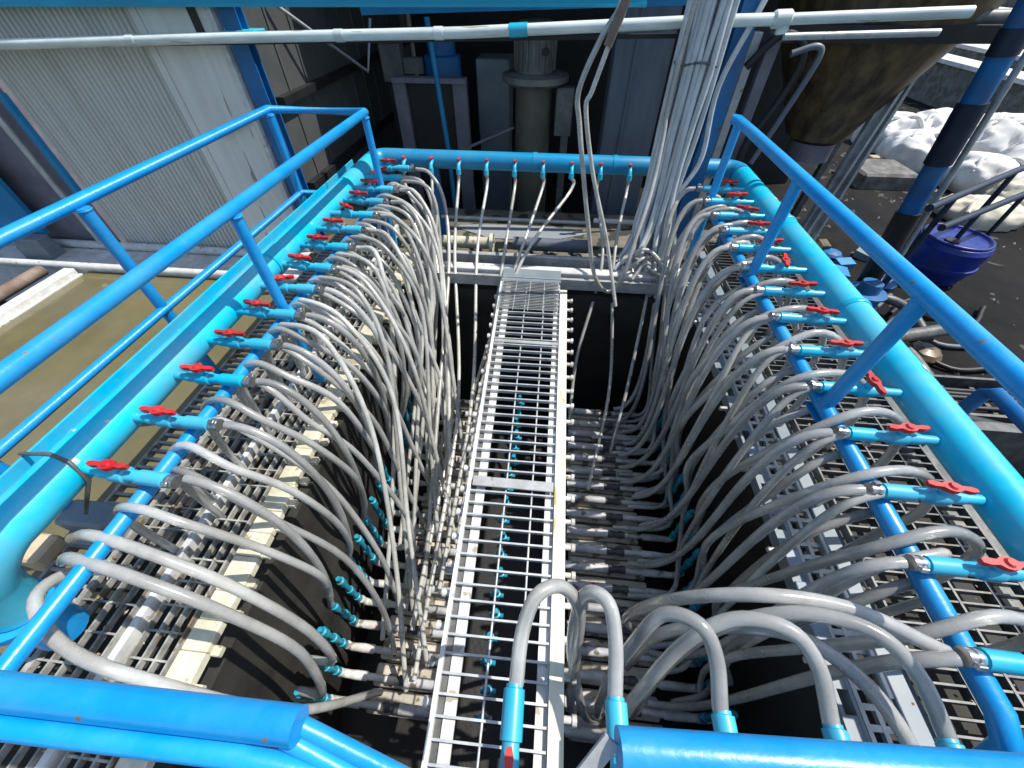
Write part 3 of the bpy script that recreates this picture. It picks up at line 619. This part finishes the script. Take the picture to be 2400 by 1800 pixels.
part('purlin', MB().box(-1.9595,-1.90,3.1,7.4,-.68,-.63), M['black'], t)
part('purlin', MB().box(-1.9595,-1.90,3.1,7.4,-1.24,-1.19), M['black'], t)
part('back_wall', MB().box(-4.1,-3.90,2.99,3.04,-1.8,.08), M['lilac'], t)
part('downpipe', MB().tube([(-4.03,2.93,-1.76),(-4.03,2.93,.08)],.024,12), M['galv'], t)
part('blue_trim', MB().box(-3.93,-3.885,2.95,2.988,-1.35,-.62), M['bluepanel'], t)
part('upper_dark_strip', MB().box(-2.22,-2.17,2.955,2.964,-.30,.1), M['black'], t)  # narrow black strip on the pale sheet near the column
solo('blue_board', MB().box(-5.6,-4.42,2.86,2.90,-1.62,-.85), M['bluepanel'], 'flat blue board left of the grey downpipe', 'board', (-4.9,2.88,-1.6))
solo('blue_crate', MB().cbox(-4.60,-4.34,2.70,2.84,-1.80,-1.66,.01).cbox(-4.59,-4.35,2.71,2.83,-1.6598,-1.60,.01), M['greybox'], 'pale blue crate below the flat blue board', 'crate', (-4.45,2.77,-1.8))
solo('wall_backing', MB().box(-8,-4.12,3.0,3.06,-2.2,.08), M['lilac'], 'dull lilac grey wall at the far left behind the blue board', 'wall', (-6,3,-2))
solo('kerb_beam', MB().cbox(-8,-1.80,2.60,2.955,-2.19,-1.775,.008).tube([(-8,2.935,-1.74),(-1.80,2.935,-1.74)],.034,12).tube([(-8,2.61,-1.76),(-1.80,2.61,-1.76)],.032,12), M['white'], 'white kerb beam along the foot of the shed beside the pond', 'kerb', (-4,2.9,-2))
solo('pond_kerb', MB().cbox(-4.06,-3.965,-2.,2.55,-2.19,-1.74,.01).cbox(-3.962,-3.935,-2.,2.55,-2.19,-1.79,.004), M['white'], 'bright white channel kerb along the left bank of the pond', 'kerb', (-4,1,-2))
solo('pipe', MB().tube([(-4.25,-2.,-1.76),(-4.25,2.52,-1.76)],.045,12), M['rust'], 'rusty brown pipe beside the white pond kerb', 'pipe', (-4.25,1,-1.76))

# ------------------------------------------------------------------ columns, beams and white pipe overhead
t = thing('column', 'blue steel column at the shed corner behind the left railing', 'column', (-1.99,2.97,-2))
part('shaft', MB().box(-2.045,-1.935,2.975,2.985,-2.19,.4).box(-2.045,-1.935,3.045,3.055,-2.19,.4).box(-1.996,-1.984,2.9855,3.0445,-2.19,.4), M['deepblue'], t)
part('cap_plate', MB().cbox(-2.12,-1.86,2.965,3.10,-.30,-.275,.004), M['cyan'], t)
t = thing('column', 'blue steel column behind the hanging hose bundle', 'column', (.985,3.0,-1.6))
part('shaft', MB().box(.935,1.035,2.985,2.995,-1.62,.4).box(.935,1.035,3.055,3.065,-1.62,.4).box(.979,.991,2.9955,3.0545,-1.62,.4), M['deepblue'], t)
part('base_plate', MB().cbox(.90,1.07,2.95,3.08,-1.62,-1.60,.004), M['deepblue'], t)
solo('overhead_beam', MB().bar((-9,2.92,.03),(.42,2.94,.06),.04,.43).bar((-9,2.92,-.197),(.42,2.94,-.150),.09,.016), M['topblue'], 'large blue overhead beam across the top edge', 'beam', (-3,3.1,0))
solo('overhead_beam', MB().bar((-1.35,3.45,-.19),(1.1,3.6,-.13),.05,.09), M['bluepanel'], 'thin dark blue beam just under the large blue overhead beam', 'beam', (0,3.5,-.2))
t = thing('water_pipe', 'long pale white pipe running across below the overhead beam', 'pipe', (0,2.85,-.25))
part('pipe_run', MB().tube([(-7,2.85,-.45),(-2.0,2.85,-.298),(-.56,2.85,-.262),(.68,2.85,-.208),(1.12,2.85,-.195)],.0265,16), M['pipewhite'], t)
part('pipe_run', MB().tube([(1.12,2.85,-.195),(1.95,2.80,-.160)],.024,14), M['pipewhite'], t)
mb = MB()
for x, z in ((-.72,-.266),(-1.3,-.281),(-2.6,-.316)): part('coupling', MB().lathe((x,2.85,z),(1,0,.025),[(0,.030),(.05,.030)],16), M['pipewhite'], t)
part('coupling', MB().lathe((-.30,2.85,-.2505),(1,0,.043),[(0,.031),(.10,.031)],16), M['cyan'], t, 'cyan coupling on the white pipe')
part('elbow', MB().lathe((1.06,2.85,-.197),(1,0,.04),[(0,.030),(.01,.038),(.08,.038),(.09,.030)],16).tube([(1.12,2.85,-.2),(1.13,2.85,-.25)],.03,12), M['pipewhite'], t)
solo('pipe', MB().tube([(1.16,2.88,-.265),(1.9,2.86,-.24)],.016,10), M['galv'], 'slim tan pipe just under the right end of the white pipe', 'pipe', (1.5,2.88,-.26))
solo('pipe_shadow_line', MB().bar((-7,2.9,-.43),(.75,2.95,-.27),.03,.02), M['black'], 'thin black bar drawn as the shadow line under the white pipe', 'conduit', (-3,2.9,-.4))  # dark shadow line beneath the white pipe, built as a black bar

# ------------------------------------------------------------------ plant room behind
solo('roof', MB().box(-2.4,2.3,3.75,8.0,.42,.48), M['roofdark'], 'unseen dark sheet roof shading the plant room behind the far header', 'roof', (0,6,.45))  # roof out of view, sized to shade the plant room
solo('room_backdrop', MB().box(-1.9,3.4,6.4,6.5,-2.2,.42), M['black'], 'black backdrop wall standing for the shade at the back of the plant room', 'wall', (0,6.4,-2))  # shade of the interior put into a black backdrop
t = thing('portal_stand', 'lilac grey rectangular steel frame with a dark panel, behind the far header', 'frame', (-1.2,4.3,-2.2))
part('leg', MB().cbox(-1.54,-1.42,4.3,4.38,-2.2,-.74,.006), M['lilac'], t)
part('leg', MB().cbox(-.98,-.85,4.3,4.38,-2.2,-.74,.006), M['lilac'], t)
part('top_bar', MB().cbox(-1.54,-.85,4.28,4.385,-.7398,-.70,.006), M['lilac'], t)
part('panel', MB().box(-1.418,-.982,4.36,4.375,-2.2,-.76), M['black'], t)
t = thing('pump', 'blue motor pump on top of the lilac frame', 'pump', (-1.2,4.6,-.78))
part('motor', MB().lathe((-1.12,4.62,-.78),(0,0,1),[(0,.15),(.02,.17),(.20,.17),(.21,.13),(.36,.13)],18), M['deepblue'], t)
part('gearbox', MB().cbox(-1.70,-1.50,4.55,4.7,-.78,-.50,.01).cbox(-1.4995,-1.30,4.58,4.66,-.72,-.60,.008), M['motor'], t)
part('stand', MB().box(-1.65,-.95,4.5,4.75,-2.2,-.79), M['black'], t)
solo('pipe', MB().tube([(-1.06,4.0,-.28),(-1.0,4.0,-1.2),(-.995,4.0,-1.75),(-1.0,4.0,-2.2)],.022,10), M['bluepanel'], 'thin blue pipe slanting in front of the lilac frame', 'pipe', (-1,4,-1))
solo('cabinet', MB().cbox(-.83,-.50,4.75,5.1,-1.25,-.62,.01).box(-.82,-.51,4.76,5.09,-2.2,-1.2505), M['greybox'], 'dark grey cabinet between the lilac frame and the motor', 'cabinet', (-.65,4.9,-2.2))
t = thing('agitator_motor', 'tall grey agitator motor with flange and ribs, in the plant room centre', 'motor', (-.24,4.4,-2.2))
prof = [(0,.17),(.02,.17)]
part('ribbed_motor', MB().lathe((-.24,4.42,-.66),(0,0,1),[(0,.17),(.25,.17),(.26,.14),(.34,.14)],18), M['motor'], t)
mb = MB()
for k in range(20):
    a = 2*math.pi*k/20; mb.bar((-.24+.178*math.cos(a),4.42+.178*math.sin(a),-.64),(-.24+.178*math.cos(a),4.42+.178*math.sin(a),-.42),.012,.018,(math.cos(a),math.sin(a),0))
part('ribs', mb, M['motor'], t)
part('terminal_hole', MB().lathe((-.14,4.232,-.50),(0,-1,0),[(0,.03),(.012,.03)],12), M['black'], t)
part('flange', MB().lathe((-.23,4.42,-.75),(0,0,1),[(0,.24),(.03,.30),(.075,.30),(.088,.2)],22), M['motor'], t)
part('drum', MB().lathe((-.24,4.42,-2.2),(0,0,1),[(0,.17),(1.44,.17)],20), M['motortan'], t)
part('bracket', MB().cbox(-.03,.13,4.28,4.42,-1.12,-.7505,.01).cbox(.04,.11,4.3,4.40,-2.2,-1.1205,.006), M['motor'], t)
solo('panel_column', MB().cbox(.40,.84,4.0,4.3,-2.2,.4,.01).cbox(.55,.57,3.985,3.9995,-2.19,.4,.002), M['steelgrey'], 'wide blue grey panel column right of the agitator motor', 'column', (.6,4.1,-2.2))
solo('conduit', MB().tube([(-1.95,3.3,-.12),(-1.62,4.0,-.62),(-1.55,4.1,-.30)],.012,8), M['galv'], 'bent grey conduit in front of the dark shed wall', 'conduit', (-1.7,3.8,-.4))
solo('pipe', MB().tube([(-.85,4.2,-1.22),(-.42,4.35,-1.08)],.014,8), M['lilac'], 'thin lilac pipe slanting between frame and motor', 'pipe', (-.6,4.3,-1.15))
mb = MB()
for x, y, r in ((-1.75,4.4,.22),(-1.65,4.1,.16),(-1.85,4.05,.14)): mb.lathe((x,y,-1.62),(0,0,1),[(0,r),(r*.5,r*.9),(r*.9,r*.4),(r,r*.05)],12)
struct('spoil_heap', mb, M['muck'], (-1.75,4.2,-1.6))
mb = MB()
for z, d in ((-.42,3.4),(-.36,3.4)): pass
solo('valve_gauge', MB().lathe((.86,3.5,-.42),(0,-1,0),[(0,.035),(.03,.035)],14).tube([(.86,3.5,-.45),(.86,3.5,-1.9)],.014,8).lathe((.84,3.5,-.33),(0,-1,0),[(0,.03),(.03,.03)],12), M['galv'], 'small pale pressure gauges on a thin pipe left of the bundle', 'gauge', (.86,3.5,-.5))

# ------------------------------------------------------------------ right yard
t = thing('hopper_tank', 'big brown conical tank behind the right railing', 'tank', (2.55,4.7,-2.2))
part('cone', MB().lathe((2.57,4.75,-1.20),(0,0,1),[(0,.20),(.03,.26),(.9,.72),(1.6,.95)],40), M['brown'], t)
part('outlet', MB().lathe((2.57,4.72,-1.36),(0,0,1),[(0,.20),(.155,.20)],20), M['lilac'], t)
part('leg', MB().bar((2.80,4.42,-2.2),(2.95,4.5,-.45),.16,.05,(0,1,0)).bar((2.75,4.36,-2.2),(2.93,4.46,-.60),.025,.09,(0,1,0)).bar((2.87,4.36,-2.2),(2.97,4.46,-.60),.025,.09,(0,1,0)), M['galv'], t)
part('foot', MB().cbox(2.68,2.95,4.2,4.5,-2.2,-2.15,.006).tube([(2.74,4.28,-2.149),(2.74,4.28,-2.0)],.035,8), M['white'], t)
part('leg', MB().bar((2.1,5.2,-2.2),(2.0,5.3,.2),.07,.07,(0,1,0)), M['galvdark'], t)
part('leg', MB().bar((3.1,5.3,-2.2),(3.3,5.4,.2),.07,.07,(0,1,0)), M['galvdark'], t)
part('top_pipe', MB().tube([(1.4,4.2,-.30),(3.6,4.15,-.26)],.05,12), M['galvdark'], t)
part('top_frame', MB().bar((1.4,4.1,-.36),(3.9,4.05,-.34),.08,.10), M['black'], t)
t = thing('steel_conduit_rack', 'grey steel upright with a black bent hose left of the brown tank', 'upright', (1.45,3.7,-2.2))
part('upright', MB().cbox(1.30,1.36,3.72,3.80,-2.2,-.32,.005), M['galv'], t)
part('upright', MB().cbox(1.42,1.50,3.72,3.80,-2.2,-.32,.005), M['lilac'], t)
part('bent_hose', MB().tube(catmull([(1.30,3.66,-.50),(1.45,3.66,-.33),(1.60,3.66,-.36),(1.66,3.66,-.50),(1.60,3.66,-.75),(1.50,3.66,-1.0),(1.52,3.66,-1.3)],6),.028,10), M['black'], t)
part('bent_tube', MB().tube(catmull([(1.55,3.62,-.42),(1.70,3.62,-.38),(1.74,3.62,-.46),(1.66,3.62,-.8),(1.58,3.62,-1.1)],6),.020,10), M['steelgrey'], t)
t = thing('standpipe', 'blue standpipe with black sleeves in front of the white bags', 'pipe', (2.9,3.6,-2.2))
A = Vector((2.78,3.6,.1)); Bm = Vector((3.12,3.6,-2.2))
L = lambda u: tuple(A.lerp(Bm, u))
part('pipe', MB().tube([L(0),L(1)],.075,20), M['deepblue'], t)
part('sleeve', MB().tube([L(.16),L(.22)],.083,20), M['darknavy'], t)
part('sleeve', MB().tube([L(.33),L(.50)],.088,20), M['darknavy'], t)
part('sleeve', MB().tube([L(.66),L(.99)],.086,20), M['black'], t)
part('side_conduit', MB().tube([(L(0)[0]+.13,3.58,.1),(L(1)[0]+.13,3.58,-2.2)],.022,10), M['galv'], t)
def bag(cx, cy, w, d, h, m, label, seed=0):
    mb = MB(); n = 56; rings = 26; vs = []; off = Vector((seed*7.3, seed*3.1, seed*1.7))
    for j in range(rings):
        v = j/(rings-1); ph = v*math.pi*.5
        for i in range(n):
            a = 2*math.pi*i/n
            sq = (abs(math.cos(a))**3.5+abs(math.sin(a))**3.5)**(-1/3.5)
            r = (max(.02,math.cos(ph))**.6)*(1+.14*math.sin(math.pi*min(v*1.2,1)))*sq
            q = Vector((w*r*math.cos(a), d*r*math.sin(a), h*math.sin(ph)**.9))
            f1 = noise.noise(q*2.0+off); f2 = .5-abs(noise.noise(Vector((q.x*4.2, q.y*4.2, q.z*2.5))+off*2))*2; f3 = abs(noise.noise(Vector((q.x*9, q.y*9, q.z*6))+off*3))
            k = .84*(1+.14*f1+.12*f2-.09*f3)
            vs.append((cx+q.x*k, cy+q.y*k, -2.2+max(0, q.z*1.15*(1+.20*f1+(.12*f2-.10*f3)*min(1,2.2*(1-v))))))
    fs = [(j*n+i, j*n+(i+1)%n, (j+1)*n+(i+1)%n, (j+1)*n+i) for j in range(rings-1) for i in range(n)]+[tuple(range((rings-1)*n, rings*n))]
    mb.add(vs, fs, True)
    t = thing('bulk_bag', label, 'bag', (cx,cy,-2.2), 'bulk bags in the yard')
    part('sack', mb, m, t)
    part('sling', MB().tube(catmull([(cx-w*.7,cy-d*.6,-2.2+h*.75),(cx-w*.5,cy-d*.3,-2.2+h*1.12),(cx-w*.1,cy-d*.2,-2.2+h*1.05),(cx+w*.3,cy-d*.4,-2.2+h*1.14),(cx+w*.6,cy-d*.7,-2.2+h*.6)],5),.03,6), m, t)
bag(5.75,8.35,.50,.50,.42,M['bag'],'white bulk bag nearest the foot of the stone wall, behind the brown tank',seed=1)
bag(5.65,7.45,.52,.46,.40,M['bag'],'white bulk bag slumped just left of the blue standpipe',seed=2)
bag(6.55,8.6,.55,.50,.40,M['bag'],'small white bulk bag touching the stone wall above the others',seed=8)
bag(6.75,7.6,.66,.55,.52,M['bag'],'large white bulk bag right of the blue standpipe',seed=3)
bag(7.55,8.4,.6,.6,.45,M['bag'],'white bulk bag at the right end below the coping',seed=9)
bag(6.05,6.55,.55,.45,.36,M['bag'],'small white bulk bag close behind the standpipe foot',seed=4)
bag(6.95,6.75,.60,.46,.45,M['bag'],'plump white bulk bag above the navy handrail',seed=5)
bag(5.35,5.45,.50,.40,.20,M['bagcream'],'flat cream sack between the two navy handrail bars',seed=6)
bag(6.2,5.7,.55,.46,.28,M['bagcream'],'cream sack at the right edge under the handrail',seed=7)
solo('timber_block', MB().cbox(5.0,5.75,7.32,7.45,-2.2,-2.08,.01), M['tan'], 'pale timber edge piece in front of the leftmost white bags', 'timber', (5.3,7.4,-2.2))
t = thing('stone_wall', 'mottled stone wall with pale coping behind the white bags', 'wall', (8.6,10,-2.2))
part('blocks', MB().box(8.4,8.9,4,16,-2.2,-1.50), M['stone'], t)
part('coping', MB().box(8.34,8.95,4,16,-1.4995,-1.43), M['white'], t)
t = thing('stone_steps', 'stepped stone terraces with pale edges at the far right', 'steps', (11,13,-2.2))
for k, (x, z) in enumerate(((9.5,-1.31),(10.9,-.80),(12.6,-.42))):
    part('terrace', MB().box(x,x+1.3,4,24,-2.2,z-.07), M['stone'], t)
    part('edge', MB().box(x-.06,x+.75,4,24,z-.0695,z), M['white'], t)
mb = MB().cbox(4.35,5.1,6.3,7.0,-2.2,-2.0,.03)
solo('stone_block', mb, M['stone'], 'low mottled stone block under the brown tank edge', 'block', (4.9,6.4,-2.2))
t = thing('handrail', 'navy pipe handrail in front of the white bags at the right', 'railing', (3.4,3.6,-2.2))
part('top_rail', MB().tube([(2.72,3.12,-1.2),(5.4,5.05,-1.2)],.026,12), M['darknavy'], t)
part('lower_rail', MB().tube([(3.0,3.22,-1.38),(5.6,4.95,-1.38)],.026,12), M['darknavy'], t)
for u in (.12,.45,.8): part('post', MB().tube([(2.72+2.68*u,3.12+1.93*u,-1.2),(2.70+2.68*u,3.10+1.93*u,-2.2)],.022,10), M['darknavy'], t)
# blue drum lying on its side
t = thing('plastic_drum', 'navy blue plastic drum standing on the dark yard right of the railing', 'drum', (3.92,3.98,-2.2))
dc = (3.92,3.98,-2.2)
part('body', MB().lathe(dc,(0,0,1),[(0,.21),(.03,.25),(.16,.285),(.165,.30),(.20,.30),(.205,.288),(.36,.30),(.40,.285),(.42,.25),(.405,.235)],32), M['drum'], t)
part('rim', MB().tube([(dc[0]+.262*math.cos(q),dc[1]+.262*math.sin(q),-1.785) for q in [i*math.pi/18 for i in range(37)]],.016,8), M['drum'], t)
part('bung', MB().lathe((dc[0]-.12,dc[1]-.10,-1.80),(0,0,1),[(0,.06),(.03,.06)],14), M['black'], t)
# dark hardware on the right
for k, (a, b, r, m, lab) in enumerate((((1.95,1.55,-1.62),(3.2,1.35,-1.75),.035,'black','black hose crossing the dark ground just right of the header'),
        ((1.9,2.3,-1.9),(3.3,2.75,-1.95),.05,'galvdark','dark steel pipe lying below the right railing'),
        ((1.85,.75,-1.8),(3.0,.85,-1.8),.05,'galvdark','dull steel channel bar beside the right deck edge'),
        ((2.1,1.15,-2.0),(3.4,1.2,-2.0),.06,'greybox','grey pipe end lying in the dark trench at right'))):
    mid = ((a[0]+b[0])/2+.05,(a[1]+b[1])/2+.04,(a[2]+b[2])/2-.04)
    solo('pipe' if k else 'hose', MB().tube(catmull([a,mid,b],6),r,12), M[m], lab, 'pipe' if k else 'hose', a)
solo('outer_rail', MB().tube([(1.80,-.3,-1.15),(1.80,1.20,-1.15),(1.80,1.22,-1.18),(1.80,1.22,-1.6),(1.80,1.22,-2.2)],.026,12).tube([(1.80,.4,-1.16),(1.80,.4,-2.2)],.022,10), M['deepblue'], 'low dark blue outer rail beyond the right header', 'railing', (1.8,.6,-1.5))
solo('trough', MB().cbox(1.76,2.0,-.5,2.9,-2.2,-1.58,.01).cbox(2.004,2.05,-.5,2.9,-2.2,-1.50,.006), M['galvdark'], 'dark steel trough along the outer edge of the right deck', 'trough', (1.9,1,-2.2))
t = thing('sump_box', 'black open sump box low in the dark yard right of the header', 'sump', (2.8,.9,-2.2))
part('shell', MB().box(2.08,2.14,-.4,1.5,-2.2,-1.66).box(2.1405,4.2,1.44,1.5,-2.2,-1.66).box(4.14,4.2,-.4,1.4395,-2.2,-1.66), M['galvdark'], t)
part('cover_bar', MB().cbox(2.06,4.3,.60,.66,-1.6595,-1.62,.005), M['greybox'], t)
part('cover_bar', MB().cbox(2.06,4.3,.98,1.04,-1.6595,-1.62,.005), M['galvdark'], t)
t = thing('cable_tray', 'dark ladder cable tray lying across the yard beyond the right railing', 'cable tray', (2.9,2.0,-2.0))
part('side_bar', MB().box(2.1,4.6,1.80,1.82,-2.06,-1.94), M['galvdark'], t)
part('side_bar', MB().box(2.1,4.6,2.14,2.16,-2.06,-1.94), M['galvdark'], t)
for k in range(12): part('rung', MB().box(2.2+.2*k,2.23+.2*k,1.8205,2.1395,-2.03,-2.01), M['galvdark'], t)
for k in range(5): solo('cable', MB().tube(catmull([(2.05,1.86+.06*k,-1.98),(2.9,1.87+.055*k+J(.03),-1.995),(3.8,1.88+.05*k+J(.04),-1.99),(4.7,1.9+.05*k,-1.98)],6),.016,8), M['black'], 'black cable in the dark ladder tray, %s from the near side' % ORD[k], 'cable', (2.05,1.86+.06*k,-1.98), 'cables in the ladder tray')
for k,(x,y,h,m_) in enumerate(((2.35,2.55,.34,'darknavy'),(2.62,2.75,.22,'greybox'),(2.2,3.05,.4,'galvdark'),(2.9,3.3,.28,'deepblue'))):
    t = thing('pump', ['navy pump casing nearest the ladder tray','grey pump casing behind the navy one','dark steel pump beside the upright','blue pump casing below the brown hopper'][k], 'pump', (x,y,-2.2))
    part('casing', MB().lathe((x,y,-2.2),(0,0,1),[(0,.12),(.02,.14),(h*.6,.13),(h*.62,.16),(h*.68,.16),(h*.7,.09),(h,.08)],16), M[m_], t)
    part('outlet_pipe', MB().tube(catmull([(x+.05,y,-2.2+h*.5),(x+.22,y-.05,-2.2+h*.5),(x+.30,y-.2,-2.2+h*.45),(x+.32,y-.5,-2.14)],5),.04,10), M['galvdark'], t)
for k in range(6):
    x, y = 1.9+.25*k, 2.6+.3*(k%3)
    solo('hose', MB().tube(catmull([(x,y,-2.17),(x+.3,y+.2+J(.1),-2.15),(x+.5+J(.1),y-.1,-2.17),(x+.9,y+.1+J(.2),-2.16)],6),.02,8), M['black'] if k%2 else M['steelgrey'], '%s hose trailing over the scrap on the dark yard, %s from the header' % ('black' if k%2 else 'grey', ORD[k]), 'hose', (x,y,-2.17), 'hoses trailing on the yard')
# rubble heap: loose scrap pieces beside the header
rnd = random.Random(5)
scr = [('blue_scrap','bluepanel'),('brown_scrap','brown'),('grey_scrap','greybox'),('white_scrap','white'),('dark_scrap','deepblue')]
for k in range(34):
    x, y = 1.95+rnd.uniform(0,1.6), 2.9+rnd.uniform(-.6,1.5); s1, s2, s3 = rnd.uniform(.05,.13), rnd.uniform(.04,.10), rnd.uniform(.02,.05); a = rnd.uniform(0,3.1)
    nm, mm = scr[k % 5]
    mb = MB().lathe((x,y,-2.2),(0,0,1),[(0,s1),(s3,s1*1.1),(s3*2,s1*.9),(s3*2.6,s1*.4)],7+k%3) if k % 2 else MB().obox((x,y,-2.2+s3),(s1*math.cos(a),s1*math.sin(a),.01),(-s2*math.sin(a),s2*math.cos(a),0),(0,0,s3))
    solo('scrap_piece', mb, M[mm], '%s piece of scrap on the dark yard behind the right header' % nm.split('_')[0], 'scrap', (x,y,-2.2), 'loose scrap on the yard')

# loose grit and flakes on both decks (uncountable)
rnd = random.Random(9); mb = MB()
for k in range(420):
    if rnd.random() < .55: x = rnd.uniform(-1.68,-1.08)
    else: x = rnd.uniform(1.0,1.7)
    y = rnd.uniform(-.2,2.4); q = rnd.uniform(.003,.010); a = rnd.uniform(0,6.28)
    c, d = math.cos(a)*q, math.sin(a)*q; z = ZD+.0015+rnd.uniform(0,.002)
    mb.add([(x+c,y+d,z),(x-d*.6,y+c*.6,z+.002),(x-c,y-d,z),(x+d*.6,y-c*.6,z+.001),(x,y,z+q*.6)],[(0,1,4),(1,2,4),(2,3,4),(3,0,4),(3,2,1,0)])
M['grit'] = mat('rusty_grit', (.22,.12,.06), (.42,.36,.27), rough=.8, scale=40, lo=.35, hi=.6)
struct('grit', mb, M['grit'], (0,1,ZD), kind='stuff')
mb = MB()
for k in range(500):
    x, y = rnd.uniform(1.9,7.5), rnd.uniform(-.3,8); q = rnd.uniform(.008,.03)*(1+.1*y); a = rnd.uniform(0,6.28)
    if 2.0 < x < 4.3 and y < 2.2: continue
    c, d = math.cos(a)*q, math.sin(a)*q; z = -2.2
    mb.add([(x+c,y+d,z),(x-d*.6,y+c*.6,z+.004),(x-c,y-d,z),(x+d*.6,y-c*.6,z+.002),(x,y,z+q*.7)],[(0,1,4),(1,2,4),(2,3,4),(3,0,4),(3,2,1,0)])
M['litter'] = mat('yard_litter', (.05,.05,.048), (.34,.32,.28), rough=.85, scale=9, lo=.4, hi=.62)
struct('litter', mb, M['litter'], (4,3,-2.2), kind='stuff')
